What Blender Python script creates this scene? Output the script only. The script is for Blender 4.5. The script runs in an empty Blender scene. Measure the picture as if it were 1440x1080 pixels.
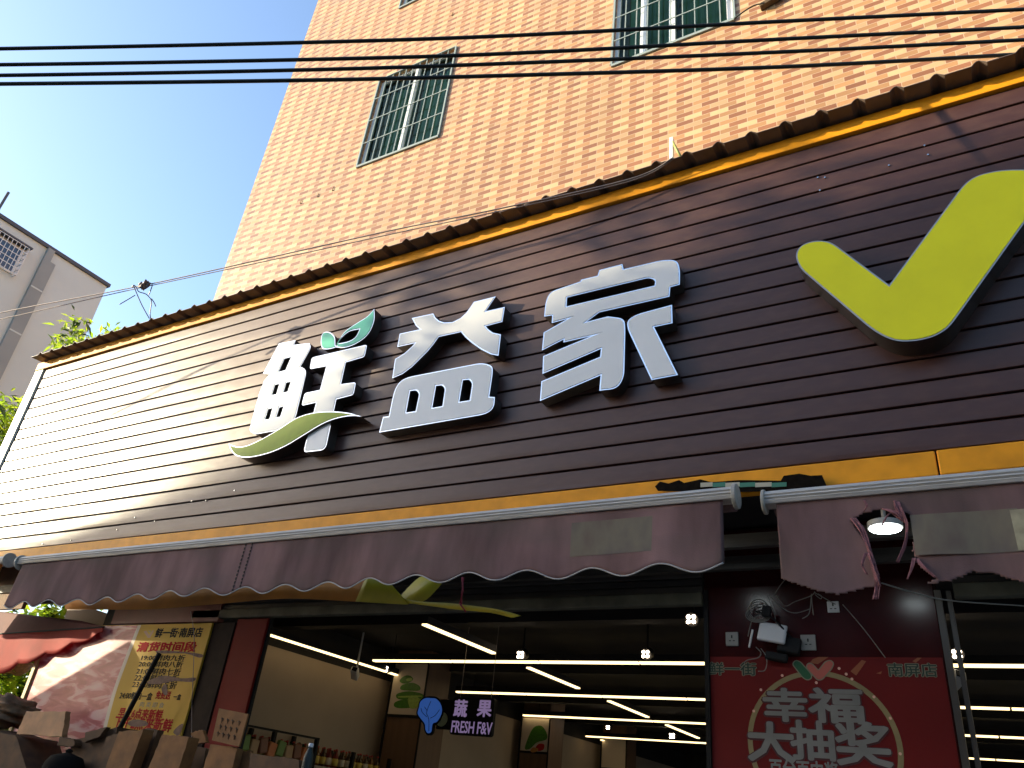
import bpy, bmesh, math, random
from mathutils import Vector, Matrix
random.seed(7)
R = math.radians
S = bpy.context.scene
C = bpy.data.collections.new("shopfront"); S.collection.children.link(C)

# ---------------------------------------------------------------- camera, sky, sun
F = 1089.0
def _n(v): return v.normalized()
cx = _n(Vector((2009, -374, -1089)))            # world X, Y, Z written in camera axes (right, down, forward)
cz = Vector((225, -1961, 1089)); cz = _n(cz - cx*cz.dot(cx))
cy = cz.cross(cx)
EYE = Vector((0, -4.1, 1.6))
right = Vector((cx.x, cy.x, cz.x)); down = Vector((cx.y, cy.y, cz.y)); fwd = Vector((cx.z, cy.z, cz.z))
cam = bpy.data.cameras.new("camera"); cam.sensor_width = 36; cam.lens = F/1440*36
cam.clip_start = .05; cam.clip_end = 3000
co = bpy.data.objects.new("camera", cam); C.objects.link(co)
M3 = Matrix((right, -down, -fwd)).transposed()
co.matrix_world = Matrix.Translation(EYE) @ M3.to_4x4()
S.camera = co

SUN = Vector((-.874, -.4115, .2587)).normalized()   # towards the sun
W = bpy.data.worlds.new("World"); S.world = W; W.use_nodes = True
nt = W.node_tree; bg = nt.nodes["Background"]
sky = nt.nodes.new("ShaderNodeTexSky"); sky.sky_type = 'NISHITA'; sky.sun_disc = False
sky.sun_elevation = math.asin(SUN.z); sky.sun_rotation = math.atan2(SUN.x, SUN.y)
sky.air_density = 1.0; sky.dust_density = 1.5; sky.ozone_density = 2.5
nt.links.new(sky.outputs[0], bg.inputs[0]); bg.inputs[1].default_value = .15
sl = bpy.data.lights.new("sun", 'SUN'); sl.energy = 4.0; sl.angle = R(.5); sl.color = (1, .88, .62)
so = bpy.data.objects.new("sun", sl); C.objects.link(so)
so.rotation_euler = (-SUN).to_track_quat('-Z', 'Y').to_euler(); so.location = (-20, -20, 20)
S.view_settings.view_transform = 'Standard'; S.view_settings.look = 'None'
S.view_settings.gamma = 1; S.view_settings.exposure = 1.55
S.cycles.max_bounces = 8; S.cycles.use_denoising = True; S.cycles.sample_clamp_indirect = 6

# ---------------------------------------------------------------- helpers
def ray(u, v): return right*(u-720) + down*(v-540) + fwd*F
def P(u, v, y):                       # the point of the plane y=... seen at photo position u, v
    r = ray(u, v); return EYE + r*((y-EYE.y)/r.y)
def PX(u, v, x):
    r = ray(u, v); return EYE + r*((x-EYE.x)/r.x)
def PZ(u, v, z):
    r = ray(u, v); return EYE + r*((z-EYE.z)/r.z)
def PD(u, v, d): return EYE + ray(u, v)*(d/F)

def finish(name, me, mats, parent=None, smooth=False, bevel=0, seg=2):
    if not isinstance(mats, (list, tuple)): mats = [mats]
    for m in mats: me.materials.append(m)
    o = bpy.data.objects.new(name, me); C.objects.link(o)
    if smooth:
        for p in me.polygons: p.use_smooth = True
    if parent:
        root = parent; off = Vector(parent.location)
        while root.parent: root = root.parent; off += Vector(root.location)
        me.transform(Matrix.Translation(-off)); o.parent = parent
    elif len(me.vertices):
        vs = [v.co for v in me.vertices]
        c = Vector(((min(v.x for v in vs)+max(v.x for v in vs))/2, (min(v.y for v in vs)+max(v.y for v in vs))/2, min(v.z for v in vs)))
        me.transform(Matrix.Translation(-c)); o.location = c
    if bevel:
        b = o.modifiers.new("bevel", 'BEVEL'); b.width = bevel; b.segments = seg; b.limit_method = 'ANGLE'
    return o
def thing(name, label, cat, loc, group=None):
    o = bpy.data.objects.new(name, None); o.empty_display_size = .1; C.objects.link(o); o.location = loc
    return tag(o, label, cat, group)
def tag(o, label, cat, group=None):
    o["label"] = label; o["category"] = cat
    if group: o["group"] = group
    return o
def struct(o): o["kind"] = "structure"; return o

class MB:
    def __init__(s): s.bm = bmesh.new()
    def face(s, pts, mi=0):
        f = s.bm.faces.new([s.bm.verts.new(p) for p in pts]); f.material_index = mi; return s
    def box(s, x0, x1, y0, y1, z0, z1, mi=0):
        m = Matrix.Translation(((x0+x1)/2, (y0+y1)/2, (z0+z1)/2)) @ Matrix.Diagonal((abs(x1-x0), abs(y1-y0), abs(z1-z0), 1))
        g = bmesh.ops.create_cube(s.bm, size=1, matrix=m)
        for v in g['verts']:
            for f in v.link_faces: f.material_index = mi
        return s
    def obox(s, c, sx, sy, sz, rot=None, mi=0):
        m = Matrix.Translation(c) @ (rot.to_4x4() if rot else Matrix()) @ Matrix.Diagonal((sx, sy, sz, 1))
        g = bmesh.ops.create_cube(s.bm, size=1, matrix=m)
        for v in g['verts']:
            for f in v.link_faces: f.material_index = mi
        return s
    def quadbox(s, q, t, mi=0):        # four corner points, thickness vector
        t = Vector(t); a = [s.bm.verts.new(p) for p in q]; b = [s.bm.verts.new(Vector(p)+t) for p in q]
        fs = [a, b[::-1]] + [[a[i], b[i], b[(i+1) % 4], a[(i+1) % 4]] for i in range(4)]
        for f in fs: s.bm.faces.new(f).material_index = mi
        return s
    def cyl(s, a, b, r, n=12, r2=None, mi=0):
        a = Vector(a); b = Vector(b); d = b-a
        m = Matrix.Translation((a+b)/2) @ d.to_track_quat('Z', 'Y').to_matrix().to_4x4()
        g = bmesh.ops.create_cone(s.bm, cap_ends=True, segments=n, radius1=r, radius2=r if r2 is None else r2, depth=d.length, matrix=m)
        for v in g['verts']:
            for f in v.link_faces: f.material_index = mi
        return s
    def tube(s, pts, r, n=8, mi=0):
        pts = [Vector(p) for p in pts]; rings = []
        up = Vector((0, 0, 1))
        for i, p in enumerate(pts):
            d = (pts[min(i+1, len(pts)-1)]-pts[max(i-1, 0)]).normalized()
            u = d.cross(up)
            if u.length < .1: u = d.cross(Vector((0, 1, 0)))
            u.normalize(); w = d.cross(u); rr = r[i] if isinstance(r, (list, tuple)) else r
            rings.append([s.bm.verts.new(p+u*math.cos(2*math.pi*k/n)*rr+w*math.sin(2*math.pi*k/n)*rr) for k in range(n)])
        for A, B in zip(rings, rings[1:]):
            for k in range(n):
                f = s.bm.faces.new((A[k], A[(k+1) % n], B[(k+1) % n], B[k])); f.material_index = mi; f.smooth = True
        s.bm.faces.new(rings[0]).material_index = mi; s.bm.faces.new(rings[-1][::-1]).material_index = mi
        return s
    def lathe(s, c, prof, n=16, mi=0):
        c = Vector(c); rings = []
        for r, z in prof:
            rings.append([s.bm.verts.new(c+Vector((r*math.cos(2*math.pi*k/n), r*math.sin(2*math.pi*k/n), z))) for k in range(n)])
        for A, B in zip(rings, rings[1:]):
            for k in range(n):
                f = s.bm.faces.new((A[k], A[(k+1) % n], B[(k+1) % n], B[k])); f.material_index = mi; f.smooth = True
        s.bm.faces.new(rings[0][::-1]).material_index = mi; s.bm.faces.new(rings[-1]).material_index = mi
        return s
    def build(s, name, mats, parent=None, fixn=True, **k):
        if fixn: bmesh.ops.recalc_face_normals(s.bm, faces=s.bm.faces)
        me = bpy.data.meshes.new(name); s.bm.to_mesh(me); s.bm.free()
        return finish(name, me, mats, parent, **k)

def spl(pts, n=6, closed=False):      # Catmull-Rom through the points
    pts = [Vector(p) for p in pts]; out = []; N = len(pts)
    rng = range(N) if closed else range(N-1)
    for i in rng:
        g = (lambda j: pts[j % N]) if closed else (lambda j: pts[max(0, min(N-1, j))])
        p0, p1, p2, p3 = g(i-1), g(i), g(i+1), g(i+2)
        for k in range(n):
            t = k/n
            out.append(.5*((2*p1)+(p2-p0)*t+(2*p0-5*p1+4*p2-p3)*t*t+(3*p1-p0-3*p2+p3)*t**3))
    if not closed: out.append(pts[-1])
    return out
def rnd(pts, r=.25, n=4, only=None):  # round the corners of a 2-D outline
    out = []; N = len(pts)
    for i, p in enumerate(pts):
        if only is not None and i not in only: out.append(Vector(p)); continue
        a = Vector(pts[i-1]); b = Vector(pts[(i+1) % N]); p = Vector(p)
        ra = min(r, (a-p).length*.48); rb = min(r, (b-p).length*.48)
        A = p+(a-p).normalized()*ra; B = p+(b-p).normalized()*rb
        for k in range(n+1):
            t = k/n; out.append(A*(1-t)**2+p*2*t*(1-t)+B*t*t)
    return out
def curve_mesh(loops, extrude, bevel=0, offset=0, name="shape"):
    cu = bpy.data.curves.new(name, 'CURVE'); cu.dimensions = '2D'; cu.fill_mode = 'BOTH'
    cu.extrude = extrude; cu.bevel_depth = bevel; cu.bevel_resolution = 1; cu.offset = offset
    for L in loops:
        s = cu.splines.new('POLY'); s.points.add(len(L)-1)
        for q, p in zip(s.points, L): q.co = (p[0], p[1], 0, 1)
        s.use_cyclic_u = True
    return to_mesh(cu, name)
def to_mesh(cu, name):
    o = bpy.data.objects.new("temp", cu); C.objects.link(o)
    bpy.context.view_layer.update()
    me = bpy.data.meshes.new_from_object(o.evaluated_get(bpy.context.evaluated_depsgraph_get()))
    bpy.data.objects.remove(o); bpy.data.curves.remove(cu); me.name = name; me.materials.clear()
    return me
RX = Matrix.Rotation(math.pi/2, 4, 'X')
def plate(name, loops, y, th, mats, parent=None, bevel=0, offset=0, front_mat=None):
    """loops in world (x, z); a plate whose front is at y, th thick behind it"""
    me = curve_mesh(loops, th/2-bevel, bevel, offset, name)
    me.transform(Matrix.Translation((0, y+th/2, 0)) @ RX)
    o = finish(name, me, mats, parent)
    if front_mat is not None:
        for p in me.polygons:
            if p.normal.y < -.9: p.material_index = front_mat
    return o
def xz(pts, y): return [(lambda q: (q.x, q.z))(P(u, v, y)) for u, v in pts]
def text(name, body, box, y, th, mat, parent, bold=0.0, spacing=1.0, slant=0):
    """lettering fitted into the world box (x0, x1, z0, z1) in the plane y; bold = stroke thickening in ems"""
    cu = bpy.data.curves.new("t", 'FONT'); cu.body = body; cu.size = 1; cu.extrude = .01
    cu.space_character = spacing; cu.resolution_u = 2; cu.shear = slant
    me = to_mesh(cu, name)
    vs = [v.co for v in me.vertices]
    x0 = min(v.x for v in vs)-bold; x1 = max(v.x for v in vs)+bold; y0 = min(v.y for v in vs)-bold; y1 = max(v.y for v in vs)+bold
    if bold:
        bm = bmesh.new()
        for k in range(8):
            c = me.copy(); c.transform(Matrix.Translation((bold*math.cos(k*math.pi/4), bold*math.sin(k*math.pi/4), .0021*k))); bm.from_mesh(c); bpy.data.meshes.remove(c)
        bm.to_mesh(me); bm.free()
    sx = (box[1]-box[0])/(x1-x0); sy = (box[3]-box[2])/(y1-y0)
    me.transform(Matrix.Translation((box[0], y, box[2])) @ RX @ Matrix.Diagonal((sx, sy, th/.02, 1)) @ Matrix.Translation((-x0, -y0, 0)))
    return finish(name, me, mat, parent)
def tbox(u0, v0, u1, v1, y):          # world box from lower-left and upper-right photo positions
    a = P(u0, v0, y); b = P(u1, v1, y); return (a.x, b.x, a.z, b.z)
def inpoly(x, y, poly):
    c = False; n = len(poly)
    for i in range(n):
        x0, y0 = poly[i]; x1, y1 = poly[i-1]
        if (y0 > y) != (y1 > y) and x < (x1-x0)*(y-y0)/(y1-y0)+x0: c = not c
    return c

# ---------------------------------------------------------------- materials
def mat(name, col, rough=.6, metal=0, spec=.5, noise=0, nscale=8, bump=0, bscale=40, emit=None, es=0, stretch=None, trans=0, coat=0, rvar=0):
    m = bpy.data.materials.new(name); m.use_nodes = True; n = m.node_tree; b = n.nodes["Principled BSDF"]
    b.inputs["Base Color"].default_value = (*col, 1); b.inputs["Roughness"].default_value = rough
    b.inputs["Metallic"].default_value = metal; b.inputs["Specular IOR Level"].default_value = spec
    b.inputs["Coat Weight"].default_value = coat; b.inputs["Transmission Weight"].default_value = trans
    L = n.links.new
    tc = n.nodes.new("ShaderNodeTexCoord"); mp = n.nodes.new("ShaderNodeMapping"); L(tc.outputs["Object"], mp.inputs[0])
    if stretch: mp.inputs["Scale"].default_value = stretch
    if noise:
        t = n.nodes.new("ShaderNodeTexNoise"); t.inputs["Scale"].default_value = nscale; t.inputs["Detail"].default_value = 6
        L(mp.outputs[0], t.inputs[0])
        r = n.nodes.new("ShaderNodeValToRGB"); L(t.outputs["Fac"], r.inputs[0])
        r.color_ramp.elements[0].position = .3; r.color_ramp.elements[1].position = .7
        r.color_ramp.elements[0].color = (*[c*(1-noise) for c in col], 1); r.color_ramp.elements[1].color = (*[min(1, c*(1+noise*.6)) for c in col], 1)
        L(r.outputs[0], b.inputs["Base Color"])
        if rvar:
            q = n.nodes.new("ShaderNodeMapRange"); L(t.outputs["Fac"], q.inputs[0]); q.inputs[3].default_value = rough-rvar; q.inputs[4].default_value = rough+rvar
            L(q.outputs[0], b.inputs["Roughness"])
    if bump:
        t = n.nodes.new("ShaderNodeTexNoise"); t.inputs["Scale"].default_value = bscale; t.inputs["Detail"].default_value = 4; L(mp.outputs[0], t.inputs[0])
        u = n.nodes.new("ShaderNodeBump"); u.inputs["Strength"].default_value = bump; u.inputs["Distance"].default_value = .01
        L(t.outputs["Fac"], u.inputs["Height"]); L(u.outputs[0], b.inputs["Normal"])
    if emit:
        b.inputs["Emission Color"].default_value = (*emit, 1); b.inputs["Emission Strength"].default_value = es
    return m
class NB:     # small node helper
    def __init__(s, m): s.m = m; s.n = m.node_tree.nodes; s.l = m.node_tree.links; s.b = s.n["Principled BSDF"]
    def math(s, op, a, b=None, c=None):
        x = s.n.new("ShaderNodeMath"); x.operation = op
        for i, v in enumerate((a, b, c)):
            if v is None: continue
            if isinstance(v, (int, float)): x.inputs[i].default_value = v
            else: s.l.new(v, x.inputs[i])
        return x.outputs[0]
    def mix(s, f, a, b):
        x = s.n.new("ShaderNodeMix"); x.data_type = 'RGBA'
        for k, v in ((0, f), (6, a), (7, b)):
            if isinstance(v, tuple): x.inputs[k].default_value = (*v, 1)
            elif isinstance(v, (int, float)): x.inputs[k].default_value = v
            else: s.l.new(v, x.inputs[k])
        return x.outputs[2]

def tile_material():
    m = mat("brick_tiles", (.6, .4, .25), .42); N = NB(m)
    g = N.n.new("ShaderNodeNewGeometry"); sp = N.n.new("ShaderNodeSeparateXYZ"); N.l.new(g.outputs["Position"], sp.inputs[0])
    Lt, H = .166*.902, .055*.902
    row = N.math('DIVIDE', sp.outputs[2], H); ri = N.math('FLOOR', row); rf = N.math('FRACT', row)
    hx = N.math('ADD', sp.outputs[0], sp.outputs[1])
    u = N.math('ADD', N.math('DIVIDE', N.math('ADD', hx, 300), Lt), N.math('MULTIPLY', N.math('MODULO', N.math('ADD', ri, 1000), 2), 1.5))
    ui = N.math('FLOOR', u); uf = N.math('FRACT', u)
    idx = N.math('MODULO', ui, 3)
    cv = N.n.new("ShaderNodeCombineXYZ"); N.l.new(ui, cv.inputs[0]); N.l.new(ri, cv.inputs[1])
    wn = N.n.new("ShaderNodeTexWhiteNoise"); wn.noise_dimensions = '2D'; N.l.new(cv.outputs[0], wn.inputs[0])
    c = N.mix(N.math('GREATER_THAN', idx, .5), (.30, .12, .048), (.44, .225, .088))
    c = N.mix(N.math('GREATER_THAN', idx, 1.5), c, (.57, .36, .175))
    hs = N.n.new("ShaderNodeHueSaturation"); N.l.new(c, hs.inputs["Color"])
    N.l.new(N.math('MULTIPLY_ADD', wn.outputs[0], .32, .84), hs.inputs["Value"])
    gr = N.math('MAXIMUM', N.math('LESS_THAN', uf, .035), N.math('LESS_THAN', rf, .09))
    col = N.mix(gr, hs.outputs[0], (.55, .38, .24))
    # faint weather staining
    ns = N.n.new("ShaderNodeTexNoise"); mp = N.n.new("ShaderNodeMapping"); mp.inputs["Scale"].default_value = (1.2, 1.2, .25)
    N.l.new(g.outputs["Position"], mp.inputs[0]); N.l.new(mp.outputs[0], ns.inputs[0]); ns.inputs["Scale"].default_value = 1.4; ns.inputs["Detail"].default_value = 5
    st = N.n.new("ShaderNodeMapRange"); N.l.new(ns.outputs[0], st.inputs[0]); st.inputs[1].default_value = .35; st.inputs[2].default_value = .7; st.inputs[3].default_value = 1; st.inputs[4].default_value = .86
    hs2 = N.n.new("ShaderNodeHueSaturation"); N.l.new(col, hs2.inputs["Color"]); N.l.new(st.outputs[0], hs2.inputs["Value"])
    N.l.new(hs2.outputs[0], N.b.inputs["Base Color"])
    bp = N.n.new("ShaderNodeBump"); bp.inputs["Strength"].default_value = .6; bp.inputs["Distance"].default_value = .004
    N.l.new(N.math('SUBTRACT', 1, gr), bp.inputs["Height"]); N.l.new(bp.outputs[0], N.b.inputs["Normal"])
    N.l.new(N.math('MULTIPLY_ADD', wn.outputs[0], .15, .38), N.b.inputs["Roughness"])
    return m
def siding_material():
    m = mat("brown_siding", (.040, .017, .015), .34, spec=.6); N = NB(m)
    g = N.n.new("ShaderNodeNewGeometry"); mp = N.n.new("ShaderNodeMapping"); N.l.new(g.outputs["Position"], mp.inputs[0]); mp.inputs["Scale"].default_value = (.8, 1, 2.2)
    a = N.n.new("ShaderNodeTexNoise"); a.inputs["Scale"].default_value = 2.2; a.inputs["Detail"].default_value = 3; N.l.new(mp.outputs[0], a.inputs[0])
    d = N.n.new("ShaderNodeTexNoise"); d.inputs["Scale"].default_value = 9; d.inputs["Detail"].default_value = 8; N.l.new(mp.outputs[0], d.inputs[0])
    bp = N.n.new("ShaderNodeBump"); bp.inputs["Strength"].default_value = .35; bp.inputs["Distance"].default_value = .02; N.l.new(a.outputs[0], bp.inputs["Height"]); N.l.new(bp.outputs[0], N.b.inputs["Normal"])
    r = N.n.new("ShaderNodeMapRange"); N.l.new(d.outputs[0], r.inputs[0]); r.inputs[1].default_value = .3; r.inputs[2].default_value = .7; r.inputs[3].default_value = .50; r.inputs[4].default_value = .62
    N.l.new(r.outputs[0], N.b.inputs["Roughness"])
    # dust
    cr = N.n.new("ShaderNodeMapRange"); N.l.new(d.outputs[0], cr.inputs[0]); cr.inputs[1].default_value = .45; cr.inputs[2].default_value = .8; cr.inputs[4].default_value = .22
    N.l.new(N.mix(cr.outputs[0], (.050, .017, .012), (.15, .08, .055)), N.b.inputs["Base Color"]); N.b.inputs['Specular IOR Level'].default_value = .42; N.b.inputs['Specular Tint'].default_value = (1, .84, .74, 1); N.b.inputs['Coat Weight'].default_value = .34; N.b.inputs['Coat Roughness'].default_value = .3
    return m
def cloth_material():
    m = mat("awning_cloth", (.13, .075, .08), .9, spec=.05); N = NB(m)
    g = N.n.new("ShaderNodeNewGeometry"); mp = N.n.new("ShaderNodeMapping"); N.l.new(g.outputs["Position"], mp.inputs[0]); mp.inputs["Scale"].default_value = (2.6, 3, .7)
    a = N.n.new("ShaderNodeTexNoise"); a.inputs["Scale"].default_value = 1.3; a.inputs["Detail"].default_value = 5; N.l.new(mp.outputs[0], a.inputs[0])
    mp2 = N.n.new("ShaderNodeMapping"); N.l.new(g.outputs["Position"], mp2.inputs[0]); mp2.inputs["Scale"].default_value = (.7, 1, 1.6)
    b2 = N.n.new("ShaderNodeTexNoise"); b2.inputs["Scale"].default_value = 2.2; b2.inputs["Detail"].default_value = 4; N.l.new(mp2.outputs[0], b2.inputs[0])
    r = N.n.new("ShaderNodeMapRange"); N.l.new(a.outputs[0], r.inputs[0]); r.inputs[1].default_value = .35; r.inputs[2].default_value = .68
    c = N.mix(r.outputs[0], (.105, .064, .060), (.24, .142, .132))
    r2 = N.n.new("ShaderNodeMapRange"); N.l.new(b2.outputs[0], r2.inputs[0]); r2.inputs[1].default_value = .45; r2.inputs[2].default_value = .7; r2.inputs[4].default_value = .5
    c = N.mix(r2.outputs[0], c, (.10, .085, .07))
    N.l.new(c, N.b.inputs["Base Color"])
    w = N.n.new("ShaderNodeTexNoise"); w.inputs["Scale"].default_value = 160; N.l.new(g.outputs["Position"], w.inputs[0])
    bp = N.n.new("ShaderNodeBump"); bp.inputs["Strength"].default_value = .25; bp.inputs["Distance"].default_value = .004; N.l.new(w.outputs[0], bp.inputs["Height"]); N.l.new(bp.outputs[0], N.b.inputs["Normal"])
    return m
def meat_material():
    m = mat("meat_print", (.6, .2, .2), .38, spec=.3); N = NB(m)
    g = N.n.new("ShaderNodeNewGeometry"); mp = N.n.new("ShaderNodeMapping"); N.l.new(g.outputs["Position"], mp.inputs[0]); mp.inputs["Rotation"].default_value = (0, R(35), 0); mp.inputs["Scale"].default_value = (1.3, 1, 4.6)
    a = N.n.new("ShaderNodeTexNoise"); a.inputs["Scale"].default_value = 2.3; a.inputs["Detail"].default_value = 5; a.inputs["Distortion"].default_value = .8; N.l.new(mp.outputs[0], a.inputs[0])
    r = N.n.new("ShaderNodeValToRGB"); N.l.new(a.outputs[0], r.inputs[0]); e = r.color_ramp.elements
    e[0].position = .38; e[0].color = (.33, .025, .035, 1); e[1].position = .62; e[1].color = (.66, .36, .33, 1)
    x = e.new(.5); x.color = (.48, .09, .10, 1); x = e.new(.55); x.color = (.60, .26, .24, 1)
    N.l.new(r.outputs[0], N.b.inputs["Base Color"]); return m
def glass_material():
    m = bpy.data.materials.new("window_glass"); m.use_nodes = True; n = m.node_tree.nodes; l = m.node_tree.links
    n.remove(n["Principled BSDF"]); o = n["Material Output"]
    t = n.new("ShaderNodeBsdfTransparent"); t.inputs[0].default_value = (.72, .93, .80, 1)
    g = n.new("ShaderNodeBsdfGlossy"); g.inputs[1].default_value = .04; g.inputs[0].default_value = (.30, .42, .36, 1)
    fr = n.new("ShaderNodeFresnel"); fr.inputs[0].default_value = 1.55
    x = n.new("ShaderNodeMixShader"); l.new(fr.outputs[0], x.inputs[0]); l.new(t.outputs[0], x.inputs[1]); l.new(g.outputs[0], x.inputs[2]); l.new(x.outputs[0], o.inputs[0])
    return m
def print_material(name, stops, scale=6, rot=0, stretch=(1, 1, 1), rough=.5):
    m = mat(name, stops[0][1], rough); N = NB(m)
    g = N.n.new("ShaderNodeNewGeometry"); mp = N.n.new("ShaderNodeMapping"); N.l.new(g.outputs["Position"], mp.inputs[0]); mp.inputs["Rotation"].default_value = (0, rot, 0); mp.inputs["Scale"].default_value = stretch
    a = N.n.new("ShaderNodeTexNoise"); a.inputs["Scale"].default_value = scale; a.inputs["Detail"].default_value = 4; N.l.new(mp.outputs[0], a.inputs[0])
    r = N.n.new("ShaderNodeValToRGB"); N.l.new(a.outputs[0], r.inputs[0]); e = r.color_ramp.elements
    e[0].position = stops[0][0]; e[0].color = (*stops[0][1], 1); e[1].position = stops[-1][0]; e[1].color = (*stops[-1][1], 1)
    for p, c in stops[1:-1]: x = e.new(p); x.color = (*c, 1)
    N.l.new(r.outputs[0], N.b.inputs["Base Color"]); return m

def leafy(m, c):
    n = m.node_tree; t = n.nodes.new("ShaderNodeBsdfTranslucent"); t.inputs[0].default_value = (*c, 1); x = n.nodes.new("ShaderNodeMixShader"); x.inputs[0].default_value = .45
    n.links.new(n.nodes["Principled BSDF"].outputs[0], x.inputs[1]); n.links.new(t.outputs[0], x.inputs[2]); n.links.new(x.outputs[0], n.nodes["Material Output"].inputs[0]); return m
TILE = tile_material(); SIDING = siding_material(); CLOTH = cloth_material(); MEAT = meat_material(); GLASS = glass_material()
STEEL = mat("polished_steel", (.55, .53, .5), .22, 1, noise=.25, nscale=5)
CHROME = mat("bright_rim", (.70, .72, .75), .2, 1)
FACE = mat("white_acrylic", (.68, .66, .61), .25, noise=.05, nscale=3, coat=.2)
LIME = mat("lime_acrylic", (.72, .68, .004), .4, spec=.25, noise=.06, nscale=4)
OLIVE = mat("olive_green_acrylic", (.30, .38, .008), .5, spec=.3, noise=.12, nscale=10)
TEAL = mat("teal_acrylic", (.06, .42, .26), .3, noise=.06)
ORANGE = mat("orange_trim_paint", (.74, .29, .006), .55, spec=.25, noise=.18, nscale=7, bump=.1, bscale=12)
CREAM = mat("cream_frame_paint", (.75, .68, .52), .4, noise=.12)
ROOFM = mat("grey_roof_sheet", (.12, .09, .075), .5, noise=.35, nscale=6, rvar=.1)
WHITEF = mat("white_window_paint", (.72, .74, .74), .4)
ALU = mat("aluminium_rail", (.50, .48, .44), .5, .3, noise=.2, nscale=14, stretch=(.3, 4, 4))
CAPM = mat("grey_plastic", (.33, .31, .26), .5, noise=.2, nscale=30)
PIPING = mat("pale_piping", (.36, .34, .31), .8)
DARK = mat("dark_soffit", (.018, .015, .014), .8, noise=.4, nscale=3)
BLACK = mat("black_paint", (.008, .008, .008), .6, spec=.2)
SHUT = mat("dusty_shutter", (.045, .04, .034), .6, noise=.5, nscale=5, stretch=(.5, 1, 6))
DUST = mat("dusty_green_rail", (.085, .085, .06), .7, noise=.4, nscale=6)
REDP = mat("red_pillar_paint", (.16, .009, .005), .6, spec=.1, noise=.12, nscale=3)
DREDP = mat("dark_red_gloss", (.040, .005, .005), .2, spec=.35, noise=.2, nscale=4)
CONC = mat("grey_render", (.60, .65, .62), .85, noise=.08, nscale=.6, bump=.3, bscale=30)
CONC2 = mat("darker_grey_render", (.30, .32, .31), .85, noise=.1, nscale=1)
DGREY = mat("roof_edge_grey", (.08, .085, .10), .7)
CABLE = mat("black_cable", (.012, .016, .013), .5, spec=.3)
WIREM = mat("galvanised_wire", (.22, .18, .17), .5, .4)
YEL = mat("yellow_poster_print", (.60, .36, .04), .55, spec=.15, noise=.08, nscale=3)
REDT = mat("red_ink", (.40, .015, .012), .7, spec=.1); BLKT = mat("black_ink", (.02, .018, .015), .7, spec=.1)
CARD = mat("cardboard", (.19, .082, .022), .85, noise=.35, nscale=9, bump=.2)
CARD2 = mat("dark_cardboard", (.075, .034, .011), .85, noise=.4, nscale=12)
YSTRIP = mat("yellow_plastic_banner", (.55, .46, .02), .45, trans=.0, noise=.15)
OSTRIP = mat("shaded_orange_banner", (.58, .22, .02), .7, noise=.25, nscale=4)  # orange-brown of the yellow banner in shade, put into the colour
PINKC = mat("frayed_pink_cloth", (.22, .085, .09), .9, noise=.4, nscale=40)
LEAF = [mat("leaf_bright", (.42, .50, .04), .5, noise=.2), mat("leaf_mid", (.22, .33, .03), .5, noise=.2), mat("leaf_dark", (.045, .10, .02), .5)]
LEAF = [leafy(LEAF[0], (.60, .75, .05)), leafy(LEAF[1], (.40, .60, .04)), LEAF[2]]
STEM = mat("bamboo_stem", (.16, .18, .05), .6)
WALLW = mat("dirty_white_wall", (.36, .28, .205), .7, noise=.08, nscale=2, bump=.1)
WOODP = mat("brown_column_panel", (.15, .085, .05), .5, noise=.15, nscale=2, stretch=(6, 6, .6))
ASPH = mat("asphalt", (.05, .05, .05), .9, noise=.3, nscale=2, bump=.4); PAVE = mat("paving", (.22, .20, .18), .85, noise=.2, nscale=3, bump=.3)
LED = mat("led_tube", (1, .9, .7), .4, emit=(1, .74, .36), es=1.0)
SPOT = mat("warm_led", (1, .9, .8), .4, emit=(1, .80, .58), es=9)
COOL = mat("cool_lamp", (1, 1, 1), .4, emit=(.85, .97, 1), es=6)
WPL = mat("white_plastic", (.55, .55, .55), .35); GPL = mat("grey_plastic_plate", (.26, .25, .22), .5)

# ---------------------------------------------------------------- setting
struct(MB().face([(-600, -600, -.02), (600, -600, -.02), (600, 600, -.02), (-600, 600, -.02)]).build("ground", PAVE))
struct(MB().box(-80, 80, -12, -3.2, -.1, -.012).build("road", ASPH))
struct(MB().box(-8.8, 14, -3.0, 1.0, -.01, .12).build("pavement", PAVE, bevel=.02))

# ---------------------------------------------------------------- tiled building with barred windows
WY = .5
xl = P(400, 136, WY).x; xr = 9.0; zb, zt = 3.5, 19.0
def rect(a, b, c, d):
    q = [P(*p, WY) for p in (a, b, c, d)]
    return (sum(q[i].x for i in (0, 3))/2, sum(q[i].x for i in (1, 2))/2, sum(q[i].z for i in (2, 3))/2, sum(q[i].z for i in (0, 1))/2)
w1 = rect((535.5, 114), (641.7, 66.5), (616, 191.7), (503.3, 234))
bl2 = P(861.5, 95, WY); br2 = P(1031.5, 24, WY)
w2 = (bl2.x, br2.x, (bl2.z+br2.z)/2, (bl2.z+br2.z)/2+(w1[3]-w1[2])*1.05)
w3z = P(567, 9, WY).z
w3 = (w1[0], w1[1], w3z, w3z+(w1[3]-w1[2]))
w4 = (w2[0], w2[1], w3z+.05, w3z+.05+(w1[3]-w1[2]))
WINS = [w1, w2, w3, w4]
bld = thing("tiled_building", "peach and terracotta tiled building with barred windows, behind the brown sign", "building", ((xl+xr)/2, 5, 0))
m = MB(); xs = sorted({xl, xr, *[w[0] for w in WINS], *[w[1] for w in WINS]}); zs = sorted({zb, zt, *[w[2] for w in WINS], *[w[3] for w in WINS]})
for a, b in zip(xs, xs[1:]):
    for c, d in zip(zs, zs[1:]):
        mx, mz = (a+b)/2, (c+d)/2
        if any(w[0] < mx < w[1] and w[2] < mz < w[3] for w in WINS): continue
        m.face([(a, WY, c), (b, WY, c), (b, WY, d), (a, WY, d)])
DR = .2
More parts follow.
